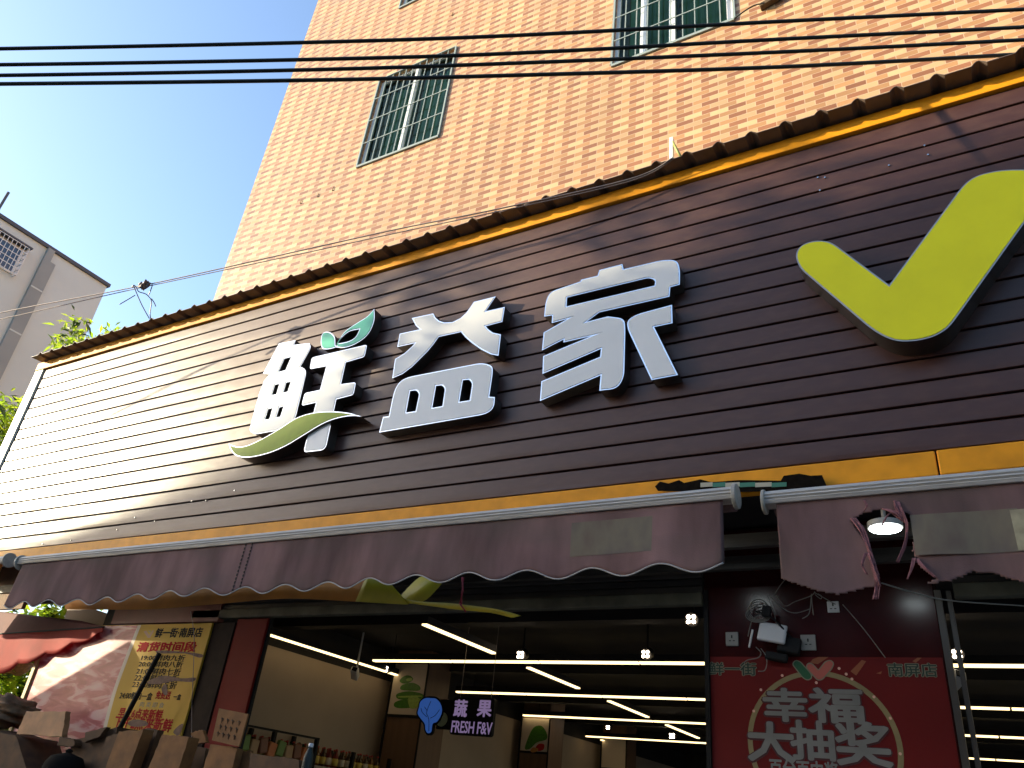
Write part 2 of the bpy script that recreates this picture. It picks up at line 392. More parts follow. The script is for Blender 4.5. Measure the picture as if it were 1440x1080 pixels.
for (a, b, c, d) in WINS:
    m.face([(a, WY, c), (a, WY+DR, c), (a, WY+DR, d), (a, WY, d)]); m.face([(b, WY, c), (b, WY, d), (b, WY+DR, d), (b, WY+DR, c)])
    m.face([(a, WY, d), (a, WY+DR, d), (b, WY+DR, d), (b, WY, d)]); m.face([(a, WY, c), (b, WY, c), (b, WY+DR, c), (a, WY+DR, c)])
m.face([(xl, WY, zb), (xl, WY, zt), (xl, 14, zt), (xl, 14, zb)]); m.face([(xr, WY, zb), (xr, 14, zb), (xr, 14, zt), (xr, WY, zt)])
m.face([(xl, WY, zt), (xr, WY, zt), (xr, 14, zt), (xl, 14, zt)]); m.face([(xl, 22, zb), (xr, 22, zb), (xr, 22, zt), (xl, 22, zt)])
m.face([(xl, WY, zb), (xl, 22, zb), (xr, 22, zb), (xr, WY, zb)])
m.build("wall", TILE, bld, fixn=False)
CURT = mat("green_curtain", (.14, .22, .13), .8, noise=.5, nscale=3, stretch=(5, 5, .3))
CURTP = mat("pale_curtain", (.42, .42, .33), .8, noise=.3, nscale=3, stretch=(6, 6, .3))
BROWNC = mat("brown_blind", (.10, .055, .035), .8, noise=.3)
GRIL = mat("grey_grille_paint", (.26, .30, .28), .5)
ROOM = mat("dark_room", (.03, .03, .03), .9)
def window(w, mull, bars, hz, brown):
    a, b, c, d = w; f = MB(); e = .035; y0, y1 = WY+.035, WY+.075
    f.box(a, a+e, y0, y1, c, d).box(b-e, b, y0, y1, c, d).box(a+e, b-e, y0, y1, c, c+e).box(a+e, b-e, y0, y1, d-e, d)
    for mm in mull: f.box(a+(b-a)*mm-.03, a+(b-a)*mm+.03, y0-.005, y1, c+e, d-e)
    fo = f.build("window", WHITEF, bld)
    g = MB()
    g.box(a-.012, b+.012, WY-.02, WY+.008, c-.03, c).box(a-.012, b+.012, WY-.02, WY+.008, d, d+.014).box(a-.02, a, WY-.02, WY+.008, c, d).box(b, b+.02, WY-.02, WY+.008, c, d)
    for i in range(1, bars): x = a+(b-a)*i/bars; g.box(x-.0045, x+.0045, WY-.012, WY, c, d)
    for h in hz: z = c+(d-c)*h; g.box(a, b, WY-.018, WY-.0125, z-.006, z+.006)
    g.build("window_grille", GRIL, fo)
    MB().face([(a+e, WY+.057, c+e), (b-e, WY+.057, c+e), (b-e, WY+.057, d-e), (a+e, WY+.057, d-e)]).build("pane", GLASS, fo)
    k = MB(); n = 70; xs_ = [a+(b-a)*i/n for i in range(n+1)]
    for i in range(n):
        t = i/n; mi = 2 if t < brown or .5 < t < .5+brown*.6 else (1 if .44 < t < .5 or t > .93 else 0)
        yy = lambda j: WY+.12+.013*math.sin(j*.9)+.006*math.sin(j*2.3)
        k.face([(xs_[i], yy(i), c-.1), (xs_[i+1], yy(i+1), c-.1), (xs_[i+1], yy(i+1), d-.2), (xs_[i], yy(i), d-.2)], mi)
    k.build("curtain", [CURT, CURTP, BROWNC], fo, fixn=False)
    MB().box(a-.1, b+.1, WY+.22, WY+1.2, c-.2, d+.1).build("dark_room", ROOM, fo)
window(w1, (.5,), 11, (.24, .50, .76), .14)
window(w2, (.25, .5, .97), 10, (.22, .45, .68, .9), .10)
window(w3, (.5,), 11, (.24, .50, .76), .14); window(w4, (.5,), 11, (.24, .50, .76), .1)

# ---------------------------------------------------------------- grey building far left
GX = -20.0
ca = PX(152, 399, GX); gz = ca.z; gy1 = ca.y
gb = thing("grey_building", "plain grey rendered building with a dark roof edge and white caged windows, far left", "building", (GX-6, 2, 0))
MB().box(GX-12, GX, -1.2, gy1, 0, gz-.101).build("wall", CONC, gb)
MB().box(GX-12.3, GX+.06, -1.5, gy1+.06, gz-.1, gz+.0).build("roof_edge", DGREY, gb)
pa = PX(66, 350, GX); pb = PX(82, 360, GX)
pil = MB().box(GX+.003, GX+.10, pa.y, pb.y, 0, gz-.45); pil.box(GX+.003, GX+.10, pa.y, pa.y+.18, gz-.45, gz-.102); pil.build("pilaster", CONC2, gb)
for k in range(1, 8): MB().box(GX+.101, GX+.106, pa.y+.01, pb.y-.01, gz-k*1.35-.02, gz-k*1.35+.02).build("pilaster_joint", CONC, gb)
gwt = PX(0, 335, GX).z; t_ = PX(47, 362, GX); b_ = PX(27, 393, GX)
DGL = mat("blue_window_glass", (.03, .05, .09), .12, spec=.8)
gwy1 = t_.y-.28; gh = t_.z-b_.z
for k in range(4):
    z1 = t_.z-k*2.95; z0 = z1-gh; y1_ = gwy1; y0_ = gwy1-1.9
    wf = MB().box(GX-.02, GX+.04, y0_, y1_, z0, z1).box(GX+.04, GX+.06, y0_, y0_+.06, z0, z1).box(GX+.04, GX+.06, y1_-.06, y1_, z0, z1).box(GX+.04, GX+.06, (y0_+y1_)/2-.08, (y0_+y1_)/2+.08, z0, z1).build("window", WHITEF, gb)
    MB().box(GX+.041, GX+.052, y0_+.06, (y0_+y1_)/2-.08, z0+.05, z1-.05).box(GX+.041, GX+.052, (y0_+y1_)/2+.08, y1_-.06, z0+.05, z1-.05).build("pane", DGL, wf)
    cg = MB()
    for i in range(19):
        y = y0_-.03+(y1_-y0_+.06)*i/18; cg.box(GX+.22, GX+.232, y-.007, y+.007, z0-.05, z1+.03)
    for h in range(6):
        z = z0-.05+(z1-z0+.08)*h/5; cg.box(GX+.208, GX+.22, y0_-.03, y1_+.03, z-.009, z+.009)
        for y in (y0_-.03, y1_+.03): cg.box(GX+.0, GX+.208, y-.008, y+.008, z-.008, z+.008)
    for i in range(1, 5):
        for y in (y0_-.03, y1_+.03): cg.box(GX+.042*i, GX+.042*i+.01, y-.006, y+.006, z0-.05, z1+.03)
    cg.build("window_cage", WHITEF, wf)
    MB().box(GX-.01, GX+.24, y0_-.06, y1_+.1, z1+.05, z1+.09).build("window_hood", DGREY, wf)
pp = PX(1, 292, GX)
tag(MB().cyl((GX-.1, pp.y, gz), (GX-.1, pp.y+.02, gz+.75), .035).build("roof_pipe", DGREY), "thin dark pipe standing on the roof edge of the grey building", "pipe")

# ---------------------------------------------------------------- unseen light blockers, shaped to keep the low sun off the shop
OY = -22.0
def cast(x, z, y=0.0):
    t = (y-OY)/(-SUN.y); return (x+SUN.x*t, z+SUN.z*t)
shade_edge = [(-18, .3), (-12, 2.0), (-10.8, 2.2), (-9.3, 2.75), (-9.10, 2.9), (-9.09, 3.46), (-5.29, 4.10), (-3.6, 4.52), (-1.87, 4.95), (.2, 5.32), (2.5, 5.5), (5.5, 5.6)]  # wanted shadow edge on the facade, projected sunward to outline the slab
op = thing("opposite_sun_blocker", "unseen concrete slab across the street, outline shaped to cast the shadow edge on the shop", "building", (-28, OY, 0))
out = [cast(*p) for p in shade_edge]; out = [(out[0][0], 0)]+out+[(out[-1][0], 0)]
plate("wall", [out], OY-.6, .6, CONC, op)
cs = plate("sun_block_screen", [[(-11.8, 2.62), (-9.88, 3.48), (-9.66, 3.3), (-9.66, 2.0), (-11.8, 2.0)]], -.38, .02, CONC2)  # unseen plate added to shape the sunlit triangle on the poster
tag(cs, "unseen slanting screen beyond the left edge, added to cut the sunlight on the poster", "screen")
ot = thing("opposite_sky_blocker", "unseen plain low block across the street, added to darken reflections in the shopfront", "building", (3, -22, 0))  # unseen block added to darken reflections and hold back sky light
MB().box(-24, 34, -30, -16, 0, 9.2).build("wall", mat("street_render", (.20, .18, .16), .85, noise=.1, nscale=1), ot)
for i in range(14):
    for k in range(3): MB().box(-22+i*4, -20.4+i*4, -16, -15.94, 1.6+k*3, 3.2+k*3).build("window", BLACK, ot)

# ---------------------------------------------------------------- the shop sign board
SL = P(66, 515, 0).x; SR = 3.2
ZT = 5.73; ZB = P(720, 699, 0).z; NBOARD = 17
sg = thing("sign_board", "long sign board of glossy dark brown horizontal metal siding above the shopfront", "sign board", ((SL+SR)/2, .2, ZB))
ZT = 5.717
m = MB(); H = (ZT-ZB)/NBOARD
prof = [(0, .022), (.012, .022), (.0125, .003), (.015, .0), (.04, -.0006), (.5*H, -.001), (H-.010, -.0005), (H-.004, .0005), (H, .006)]
segs = [SL, -7.9, -5.6, -4.44, -2.9, -.9, 1.2, SR]
for k in range(NBOARD):
    z0 = ZB+k*H
    n = 60
    for i in range(n):
        xa = SL+(SR-SL)*i/n; xb = SL+(SR-SL)*(i+1)/n
        wv = lambda x: .0012*math.sin(x*2.3+k*1.7)+.0008*math.sin(x*5.1+k*2.9)
        for (h0, y0), (h1, y1) in zip(prof, prof[1:]):
            m.face([(xa, y0+wv(xa)*(h0 > .02), z0+h0), (xb, y0+wv(xb)*(h0 > .02), z0+h0), (xb, y1+wv(xb)*(h1 > .02), z0+h1), (xa, y1+wv(xa)*(h1 > .02), z0+h1)])
bmesh.ops.remove_doubles(m.bm, verts=m.bm.verts, dist=.0002)
m.build("siding", SIDING, sg, fixn=False, smooth=False)
m = MB().box(SL, SR, .03, .48, ZB, ZT); m.build("backing_box", DARK, sg)
ZTT = 5.80
MB().box(SL-.17, SR, -.03, .03, ZT+.004, ZTT+.03).build("top_trim", ORANGE, sg, bevel=.006)
xj = P(1320, 660, 0).x; zo = P(1300, 673, 0).z
m = MB().box(SL+.02, xj-.004, -.025, .03, zo, ZB-.004).box(xj+.004, SR, -.03, .03, zo, ZB-.004); m.build("bottom_trim", ORANGE, sg, bevel=.006)
MB().box(SL-.17, SL-.003, -.022, .48, zo, ZT+.002).build("side_frame", CREAM, sg, bevel=.006)

for (u, v) in ((270, 705), (290, 704), (330, 690), (218, 733), (165, 745), (190, 728), (283, 757), (100, 760), (60, 765), (1300, 205), (1305, 218), (1150, 250), (1160, 250), (1153, 268), (1250, 233)):
    q = P(u, v, -.004); MB().cyl(q+Vector((0, .004, 0)), q+Vector((0, -.006, 0)), .006, 6).build("screw", STEEL, sg)

# corrugated sheet roof over the sign
RL = P(50, 499, -.12).x; m = MB(); pitch = .228; x = RL; ptsx = []
while x < SR+.2:
    for dx, hz in ((0, 0), (.145, 0), (.160, .018), (.175, .030), (.190, .030), (.205, .018)): ptsx.append((x+dx, hz))
    x += pitch
z0r = 5.838; YF = -.155
for th in (0, ):
    for (xa, ha), (xb, hb) in zip(ptsx, ptsx[1:]):
        jit = .0
        a0 = (xa, YF, z0r+ha); b0 = (xb, YF, z0r+hb); a1 = (xa, WY-.004, z0r+.03+ha); b1 = (xb, WY-.004, z0r+.03+hb)
        t = Vector((0, 0, .004))
        m.face([a0, b0, b1, a1]); m.face([Vector(a0)+t, Vector(a1)+t, Vector(b1)+t, Vector(b0)+t]); m.face([a0, Vector(a0)+t, Vector(b0)+t, b0])
tag(m.build("corrugated_roof", ROOFM, None, fixn=False), "long brown corrugated metal sheet roof running along the top of the brown sign", "roof sheet")

# ---------------------------------------------------------------- channel letters
LD = .10
def crop(pts, ox, oy, s): return [(ox+x*s, oy+y*s) for x, y in pts]
RETURN = mat("dark_metal_return", (.10, .085, .075), .28, .7, noise=.3, nscale=6)
RIM2 = mat("dull_rim", (.36, .33, .30), .3, .8)
def letter_part(parent, name, loops, facem, fname="face", LD=LD, rim=CHROME):
    """metal can standing off the siding with a bright rim, and an acrylic face inside the rim"""
    b = plate(name, loops, -LD, LD-.004, [RETURN, rim], parent, front_mat=1)
    plate(fname, loops, -LD-.0035, .003, facem, b, offset=-.009)
    return b
A = lambda pts: crop(pts, 320, 420, .2407)
Bc = lambda pts: crop(pts, 520, 400, .2037)
Cc = lambda pts: crop(pts, 720, 340, .2407)
w_ = lambda pts: xz(pts, -LD)
r1 = lambda pts, only=None, r=.03: [tuple(p) for p in rnd(w_(pts), r, 4, only)]
xian = thing("sign_character", "leftmost raised metal character 鲜 on the brown sign, with teal leaves and green swoosh", "sign letter", P(430, 630, -.05), "raised characters on the brown sign")
fish = A([(300, 262), (397, 243), (388, 270), (478, 260), (488, 285), (425, 398), (452, 410), (459, 435), (398, 690), (372, 738), (335, 762), (160, 793), (128, 772), (134, 740), (183, 560), (213, 480), (245, 442), (207, 438)])
fh = [A([(332, 350), (372, 340), (338, 418), (297, 428)]), A([(277, 503), (303, 497), (285, 558), (258, 564)]), A([(343, 490), (370, 484), (351, 543), (325, 550)]), A([(237, 645), (263, 638), (245, 703), (217, 708)]), A([(302, 635), (328, 628), (308, 690), (283, 695)])]
letter_part(xian, "fish_stroke", [r1(fish, (4, 6, 7, 8, 9, 10, 11, 12, 13))]+[w_(h) for h in fh], FACE)
sheep = A([(492, 344), (815, 268), (800, 340), (690, 372), (662, 500), (750, 488), (735, 562), (635, 588), (575, 868), (552, 886), (450, 897), (447, 880), (518, 606), (432, 626), (450, 552), (540, 533), (577, 394), (480, 412)])
letter_part(xian, "sheep_stroke", [r1(sheep, (0, 1, 2, 5, 6, 8, 9, 10, 11, 13, 14, 17), .025)], FACE)
sm = A([(553, 208), (575, 194), (605, 200), (626, 225), (629, 268), (633, 283), (600, 293), (572, 296), (552, 288), (545, 250)])
smh = A([(594, 238), (604, 240), (622, 275), (612, 278), (596, 262)])
letter_part(xian, "small_leaf", [[tuple(p) for p in spl(w_(sm), 4, True)]], TEAL)
big = spl(w_(A([(857, 60), (856, 130), (822, 205), (762, 256), (690, 285), (634, 284)])), 6)+spl(w_(A([(634, 284), (652, 240), (690, 188), (760, 140), (815, 105), (857, 60)])), 6)[1:-1]
bh = spl(w_(A([(646, 262), (672, 222), (715, 190), (772, 178)])), 5)+spl(w_(A([(772, 178), (748, 224), (705, 250), (646, 262)])), 5)[1:-1]
letter_part(xian, "big_leaf", [[tuple(p) for p in big], [tuple(p) for p in bh]], TEAL)
sw = spl(w_(A([(22, 855), (70, 872), (130, 866), (215, 828), (320, 768), (420, 705), (520, 675), (620, 668), (720, 677), (797, 698)])), 5)+spl(w_(A([(797, 698), (735, 695), (665, 706), (600, 727), (540, 757), (450, 812), (360, 866), (270, 906), (180, 930), (110, 936), (60, 922), (34, 890), (22, 855)])), 5)[1:-1]
swb = plate("swoosh", [[tuple(p) for p in sw]], -LD-.03, LD-.006+.03, [RETURN, CHROME], xian, front_mat=1)
plate("face", [[tuple(p) for p in sw]], -LD-.0335, .003, OLIVE, swb, offset=-.009)

yi = thing("sign_character", "second raised metal character 益, in the middle of the three on the brown sign", "sign letter", P(620, 600, -.05), "raised characters on the brown sign")
top = Bc([(290, 232), (438, 200), (455, 232), (480, 252), (515, 263), (570, 260), (625, 233), (665, 196), (695, 155), (718, 120), (870, 82), (800, 185), (932, 155), (915, 258), (800, 288), (815, 308), (850, 333), (905, 345), (888, 492), (835, 482), (770, 450), (710, 408), (660, 365), (630, 328), (475, 362), (445, 405), (400, 460), (345, 515), (290, 570), (225, 618), (155, 648), (175, 515), (240, 475), (290, 430), (312, 405), (190, 432), (207, 340), (345, 310), (318, 285)])
letter_part(yi, "upper_stroke", [w_(top)], FACE)
bot = Bc([(65, 1022), (92, 915), (132, 910), (168, 735), (205, 670), (262, 640), (775, 540), (845, 560), (850, 600), (824, 775), (863, 778), (858, 850), (805, 895)])
bho = [Bc([(278, 735), (322, 730), (342, 755), (317, 875), (250, 885)]), Bc([(457, 700), (500, 695), (520, 720), (502, 840), (430, 853)]), Bc([(642, 661), (687, 655), (708, 685), (690, 800), (617, 811)])]
letter_part(yi, "lower_stroke", [r1(bot, (3, 4, 5, 6, 7, 8, 11, 12), .06)]+[r1(h, (1, 2), .02) for h in bho], FACE)

jia = thing("sign_character", "third raised metal character 家, nearest the big lime tick on the brown sign", "sign letter", P(860, 570, -.05), "raised characters on the brown sign")
mn = Cc([(188, 437), (196, 350), (222, 292), (400, 232), (402, 222), (500, 198), (510, 165), (645, 130), (652, 160), (880, 106), (965, 106), (982, 160), (980, 250), (925, 265), (920, 320), (510, 412), (435, 468), (560, 436), (655, 448), (662, 500), (655, 790), (615, 858), (510, 870), (518, 780), (163, 930), (172, 815), (515, 672), (520, 625), (178, 772), (182, 668), (465, 550), (300, 588), (302, 570), (175, 635), (185, 530), (325, 450), (232, 475), (235, 430)])
mh = Cc([(322, 325), (800, 210), (838, 225), (833, 256), (318, 378)])
letter_part(jia, "main_stroke", [r1(mn, (1, 2, 9, 10, 11, 18, 19, 20, 21), .05), r1(mh, (1, 2), .03)], FACE)
rt = Cc([(935, 368), (938, 475), (830, 498), (970, 778), (815, 808), (675, 510), (672, 460), (725, 425)])
letter_part(jia, "right_stroke", [r1(rt, (5, 6, 7), .05)], FACE)

Dc = lambda pts: crop(pts, 1080, 60, .426)
tick = thing("tick_emblem", "big lime yellow tick emblem with metal edge at the right end of the brown sign", "sign emblem", P(1290, 480, -.05))
tk = Dc([(92, 715), (93, 690), (110, 668), (145, 655), (185, 653), (215, 662), (400, 800), (640, 475), (668, 450), (705, 433), (770, 420), (845, 418), (900, 424), (935, 445), (935, 475), (900, 520), (610, 925), (585, 950), (545, 972), (490, 985), (430, 987), (385, 972), (340, 945), (108, 748)])
letter_part(tick, "emblem_can", [[tuple(p) for p in rnd(xz(tk, -.16), .05, 4, [i for i in range(len(tk)) if i not in (6,)])]], LIME, LD=.16, rim=RIM2)

# ---------------------------------------------------------------- awnings
AY = -.36
def rail(parent, x0, x1, z, y=AY, dz=.0):
    m = MB()
    prof = [(-.045, -.035), (-.052, -.02), (-.046, -.014), (-.055, -.006), (-.05, .002), (-.056, .01), (-.046, .018), (-.03, .034), (.03, .036), (.04, -.035)]
    n = len(prof)
    A_ = [m.bm.verts.new((x0, y+a, z+b)) for a, b in prof]; B_ = [m.bm.verts.new((x1, y+a, z+dz+b)) for a, b in prof]
    for i in range(n): m.bm.faces.new((A_[i], A_[(i+1) % n], B_[(i+1) % n], B_[i]))
    m.bm.faces.new(A_); m.bm.faces.new(B_[::-1])
    return m.build("front_rail", ALU, parent)
ra = P(32, 792, AY); rb = P(1032, 692, AY)
aw = thing("awning", "long retracted awning with a faded purple-grey scalloped valance, under the brown sign", "awning", (-4, AY, 2.7), "awnings over the shopfront")
zr = (ra.z+rb.z)/2
rail(aw, ra.x, rb.x, zr)
for xx, s in ((rb.x, 1), (ra.x, -1)):
    MB().cyl((xx, AY-.005, zr-.012), (xx+s*.022, AY-.005, zr-.012), .066, 28).build("end_cap", CAPM, aw, bevel=.004)
MB().cyl((ra.x+.02, AY+.10, zr+.0), (rb.x-.02, AY+.10, zr+.0), .05, 20).build("cloth_roll", CLOTH, aw, smooth=True)
fx0 = P(35, 800, AY).x; fx1 = P(1018, 706, AY).x; zv = zr-.034
zlow = P(980, 806, AY).z
m = MB(); nx = 420; nz = 14; grid = []; tx = P(980, 806, AY).x
def hang(x): return zlow+.022-.026*math.cos((x-tx)/.375*2*math.pi+.35*math.sin(x*1.9))+.006*math.sin(x*1.7)-.036*min(1, max(0, (-5.0-x)/1.2))
def fold(x, t): return (.014*math.sin(x*3.1+1)+.006*math.sin(x*7.3+2.4)+.002*math.sin(x*19))*t**1.3
for i in range(nx+1):
    x = fx0+(fx1-fx0)*i/nx; zl = hang(x)-.03*max(0, 1-(fx1-x)/.10)*0
    grid.append([m.bm.verts.new((x-.0*j, AY-.03+fold(x, j/nz)-.01*j/nz, zv+(zl-zv)*j/nz)) for j in range(nz+1)])
for a, b in zip(grid, grid[1:]):
    for j in range(nz): m.bm.faces.new((a[j], b[j], b[j+1], a[j+1]))
vo = m.build("valance", CLOTH, aw, fixn=False, smooth=True)
sd = vo.modifiers.new("thick", 'SOLIDIFY'); sd.thickness = .002
pts = []
for i in range(nx+1):
    x = fx0+(fx1-fx0)*i/nx; pts.append((x, AY-.041+fold(x, 1), hang(x)))
MB().tube(pts, .0042, 6).build("edge_piping", PIPING, aw, fixn=True)
MB().tube([(fx1, AY-.03+fold(fx1, t), zv+(hang(fx1)-zv)*t) for t in [k/10 for k in range(11)]], .003, 6).build("side_hem", CLOTH, aw)
SEAM = mat("dark_seam_stain", (.03, .024, .02), .9)
for u in (342, 351):
    m = MB(); x = P(u, 800, AY).x
    for k in range(13):
        t0, t1 = k/13+.012, k/13+.06
        m.box(x-.004, x+.004, AY-.036+fold(x, t0)-.01*t0-.002, AY-.033+fold(x, t0)-.01*t0, zv+(hang(x)-zv)*t1, zv+(hang(x)-zv)*t0)
    m.build("stitched_seam", SEAM, aw)
FADE = print_material("faded_print", [(.3, (.11, .075, .06)), (.5, (.15, .125, .085)), (.7, (.10, .08, .07))], 5, 0, (1, 1, .6), .9)
def cloth_patch(parent, u0, v0, u1, v1, name="faded_print", mt=None, off=.003, fy=fold):
    a = P(u0, v0, AY-.04); b = P(u1, v1, AY-.04); m = MB(); n = 24
    g = [[m.bm.verts.new((a.x+(b.x-a.x)*i/n, AY-.03-off+fy(a.x+(b.x-a.x)*i/n, (zv-z)/(zv-hang(a.x)))-.01*(zv-z)/(zv-hang(a.x)), z)) for z in [a.z+(b.z-a.z)*j/8 for j in range(9)]] for i in range(n+1)]
    for p, q in zip(g, g[1:]):
        for j in range(8): m.bm.faces.new((p[j], q[j], q[j+1], p[j+1]))
    return m.build(name, mt or FADE, parent, fixn=False, smooth=True)
cloth_patch(aw, 800, 782, 917, 725)

aw2 = thing("awning", "torn awning at the right with frayed pink shreds", "awning", (0, AY, 2.7), "awnings over the shopfront")
ra2 = P(1078, 706, AY); rb2 = P(1440, 668, AY); z2 = (ra2.z+rb2.z)/2; RX2 = 3.0
rail(aw2, ra2.x, RX2, z2)
MB().cyl((ra2.x-.016, AY-.005, z2-.012), (ra2.x, AY-.005, z2-.012), .062, 28).build("end_cap", CAPM, aw2, bevel=.004)
MB().cyl((ra2.x+.02, AY+.10, z2), (RX2, AY+.10, z2), .05, 20).build("cloth_roll", CLOTH, aw2, smooth=True)
tp = [(1091, 700), (1440, 660), (1700, 630), (1700, 815), (1600, 800), (1540, 815), (1490, 826), (1440, 818), (1395, 804), (1368, 803), (1335, 817), (1298, 823), (1318, 812), (1296, 800), (1283, 775), (1287, 742), (1278, 722), (1240, 716), (1215, 721), (1197, 731), (1205, 745), (1222, 770), (1230, 798), (1238, 821), (1212, 826), (1178, 836), (1150, 831), (1125, 823), (1099, 814)]
poly = xz(tp, AY-.03); polyb = poly
X0 = min(p[0] for p in poly); X1 = max(p[0] for p in poly); Z0 = min(p[1] for p in poly); Z1 = z2-.03
def fold2(x, t): return (.016*math.sin(x*5+1)+.008*math.sin(x*13))*t+.03*math.exp(-((x-X0-.30)/.22)**2)*t
m = MB(); st = .0085; vd = {}
nx2 = int((X1-X0)/st)+1; nz2 = int((Z1-Z0)/st)+1
def gv(i, j):
    if (i, j) not in vd:
        x = X0+i*st; z = Z1-j*st; jx = random.uniform(-.0015, .0015) if i else 0
        vd[i, j] = m.bm.verts.new((x+jx, AY-.03+fold2(x, j/nz2), z+random.uniform(-.0012, .0012)))
    return vd[i, j]
for i in range(nx2):
    for j in range(nz2):
        if inpoly(X0+(i+.5)*st, Z1-(j+.5)*st, poly): m.bm.faces.new((gv(i, j), gv(i+1, j), gv(i+1, j+1), gv(i, j+1)))
v2 = m.build("valance", CLOTH, aw2, fixn=False, smooth=True); sd = v2.modifiers.new("thick", 'SOLIDIFY'); sd.thickness = .002
def shred(parent, px, r, name="cloth_shred", y=AY-.035):
    pts = []
    for k, (u, v) in enumerate(px):
        q = P(u, v, y); q.y -= .012*math.sin(k*1.3); pts.append(q)
    m = MB()
    for q in range(9):
        off = Vector((random.uniform(-1, 1)*r*1.1, random.uniform(-1, 1)*r*.5, 0))
        s = spl([p+off*(.9*math.sin(i*1.3+q)+.4) for i, p in enumerate(pts)], 5)
        n = len(s); m.tube(s, [r*.30*(1-.7*(i/n)**2)+.0007 for i in range(n)], 6)
    return m.build(name, PINKC, parent)
shred(aw2, [(1200, 729), (1212, 745), (1220, 768), (1228, 790), (1234, 812), (1232, 843)], .011)
shred(aw2, [(1218, 778), (1213, 795), (1219, 808)], .006)
shred(aw2, [(1222, 778), (1229, 798), (1238, 825)], .009)
shred(aw2, [(1262, 706), (1268, 720), (1275, 740), (1272, 765), (1262, 790)], .007)
shred(aw2, [(1286, 785), (1282, 800), (1276, 815)], .006)
shred(aw2, [(1290, 786), (1300, 800), (1315, 813)], .008)
shred(aw2, [(1216, 704), (1220, 712), (1215, 720)], .005)
shred(aw2, [(1245, 716), (1258, 722), (1268, 730), (1276, 736)], .01)
shred(aw2, [(1258, 704), (1262, 716), (1270, 728)], .008)
shred(aw2, [(1240, 740), (1250, 725), (1262, 720)], .004)
cloth_patch(aw2, 1288, 781, 1430, 713, fy=lambda x, t: fold2(x, t))
PANEL = mat("pale_faded_panel", (.30, .27, .17), .85, noise=.3, nscale=20)
cloth_patch(aw2, 1432, 772, 1475, 712, "printed_panel", PANEL, .0036, fold2)

nw = thing("awning", "neighbour's brown awning cut by the left edge, with grey end cap", "awning", (-9, AY, 2.7), "awnings over the shopfront")
nc = P(15, 788, AY)
MB().cyl((nc.x-.02, AY-.005, nc.z), (nc.x, AY-.005, nc.z), .066, 28).build("end_cap", CAPM, nw, bevel=.004)
rail(nw, nc.x-.35, nc.x-.02, nc.z)
MB().box(nc.x-.35, nc.x-.10, AY-.02, AY+.0, nc.z-.3, nc.z-.03).build("valance", OSTRIP, nw)

tn = thing("torn_strip", "torn black and green striped strip sticking out above the gap between the awnings", "strip", P(1040, 678, -.06))
TB = mat("torn_black_film", (.008, .006, .004), .9, spec=.05, noise=.5, nscale=30)
pl = [(921, 684), (928, 677), (940, 680), (955, 675), (962, 679), (985, 674), (1000, 678), (1040, 675), (1098, 676), (1102, 669), (1124, 666), (1140, 669), (1156, 668), (1162, 682), (1158, 690), (1100, 690), (1030, 692), (925, 690)]
plate("film", [xz(pl, -.06)], -.06, .004, TB, tn)
for k, (u0, u1) in enumerate(((985, 1002), (1002, 1020), (1020, 1040), (1040, 1062), (1062, 1085), (1085, 1106))):
    plate("stripe", [xz([(u0, 679), (u1, 678), (u1, 684), (u0, 685)], -.062)], -.062, .0015, mat("strip_green", (.03, .16, .09), .5) if k % 2 else mat("strip_cream", (.40, .36, .25), .5), tn)
nf = MB().box(P(-60, 820, .45).x, P(44, 820, .45).x, .45, .49, P(20, 856, .45).z, P(20, 792, .45).z)
tag(nf.build("fascia_board", mat("brown_fascia", (.16, .075, .03), .8, noise=.4, nscale=5)), "weathered brown fascia board behind the awning end caps at the left edge", "board")
# yellow banner strip hung and twisted behind the valance
yb = thing("banner_strip", "long yellow plastic banner strip, twisted, hanging behind the scalloped valance", "banner", (-5, -.1, 2.6))
BYV = .0
def ribbon(name, px, wid, mt, y=BYV, twist=None):
    m = MB(); L_ = []
    for k, ((u0, v0), (u1, v1)) in enumerate(px):
        L_.append((P(u0, v0, y+(twist[k][0] if twist else 0)), P(u1, v1, y+(twist[k][1] if twist else 0))))
    tops = spl([a for a, b in L_], 6); bots = spl([b for a, b in L_], 6)
    va = [m.bm.verts.new(p) for p in tops]; vb = [m.bm.verts.new(p) for p in bots]
    for i in range(len(va)-1): m.bm.faces.new((va[i], va[i+1], vb[i+1], vb[i]))
    o = m.build(name, mt, yb, fixn=False, smooth=True); s = o.modifiers.new("thick", 'SOLIDIFY'); s.thickness = .003; return o
ribbon("shaded_length", [((90, 835), (92, 857)), ((200, 825), (200, 857)), ((300, 820), (300, 850)), ((400, 815), (400, 842)), ((500, 812), (500, 846)), ((545, 812), (566, 849))], .1, OSTRIP)  # shaded stretch of the yellow strip, coloured orange for the shade
ribbon("twisted_length", [((520, 800), (500, 846)), ((545, 815), (568, 850)), ((570, 842), (580, 849)), ((640, 849), (640, 857)), ((700, 857), (690, 862)), ((733, 866), (720, 869))], .1, YSTRIP, BYV-.02, [(0, 0), (0, .02), (.02, .02), (0, 0), (0, 0), (0, 0)])
ribbon("loose_flap", [((560, 842), (575, 848)), ((590, 812), (600, 843)), ((625, 800), (632, 808))], .1, YSTRIP, BYV+.08)
st_ = MB()
st_.tube([P(650, 812, -.02), P(651, 830, -.03), P(647, 848, -.03)], .006, 6).tube([P(652, 812, -.02), P(649, 835, -.03), P(649, 850, -.03)], .004, 6).tube([P(646, 848, -.03), P(655, 860, -.04)], .005, 6)
tag(st_.build("red_string", mat("red_string", (.35, .03, .05), .7)), "short red plastic string knotted round the yellow banner strip", "string")

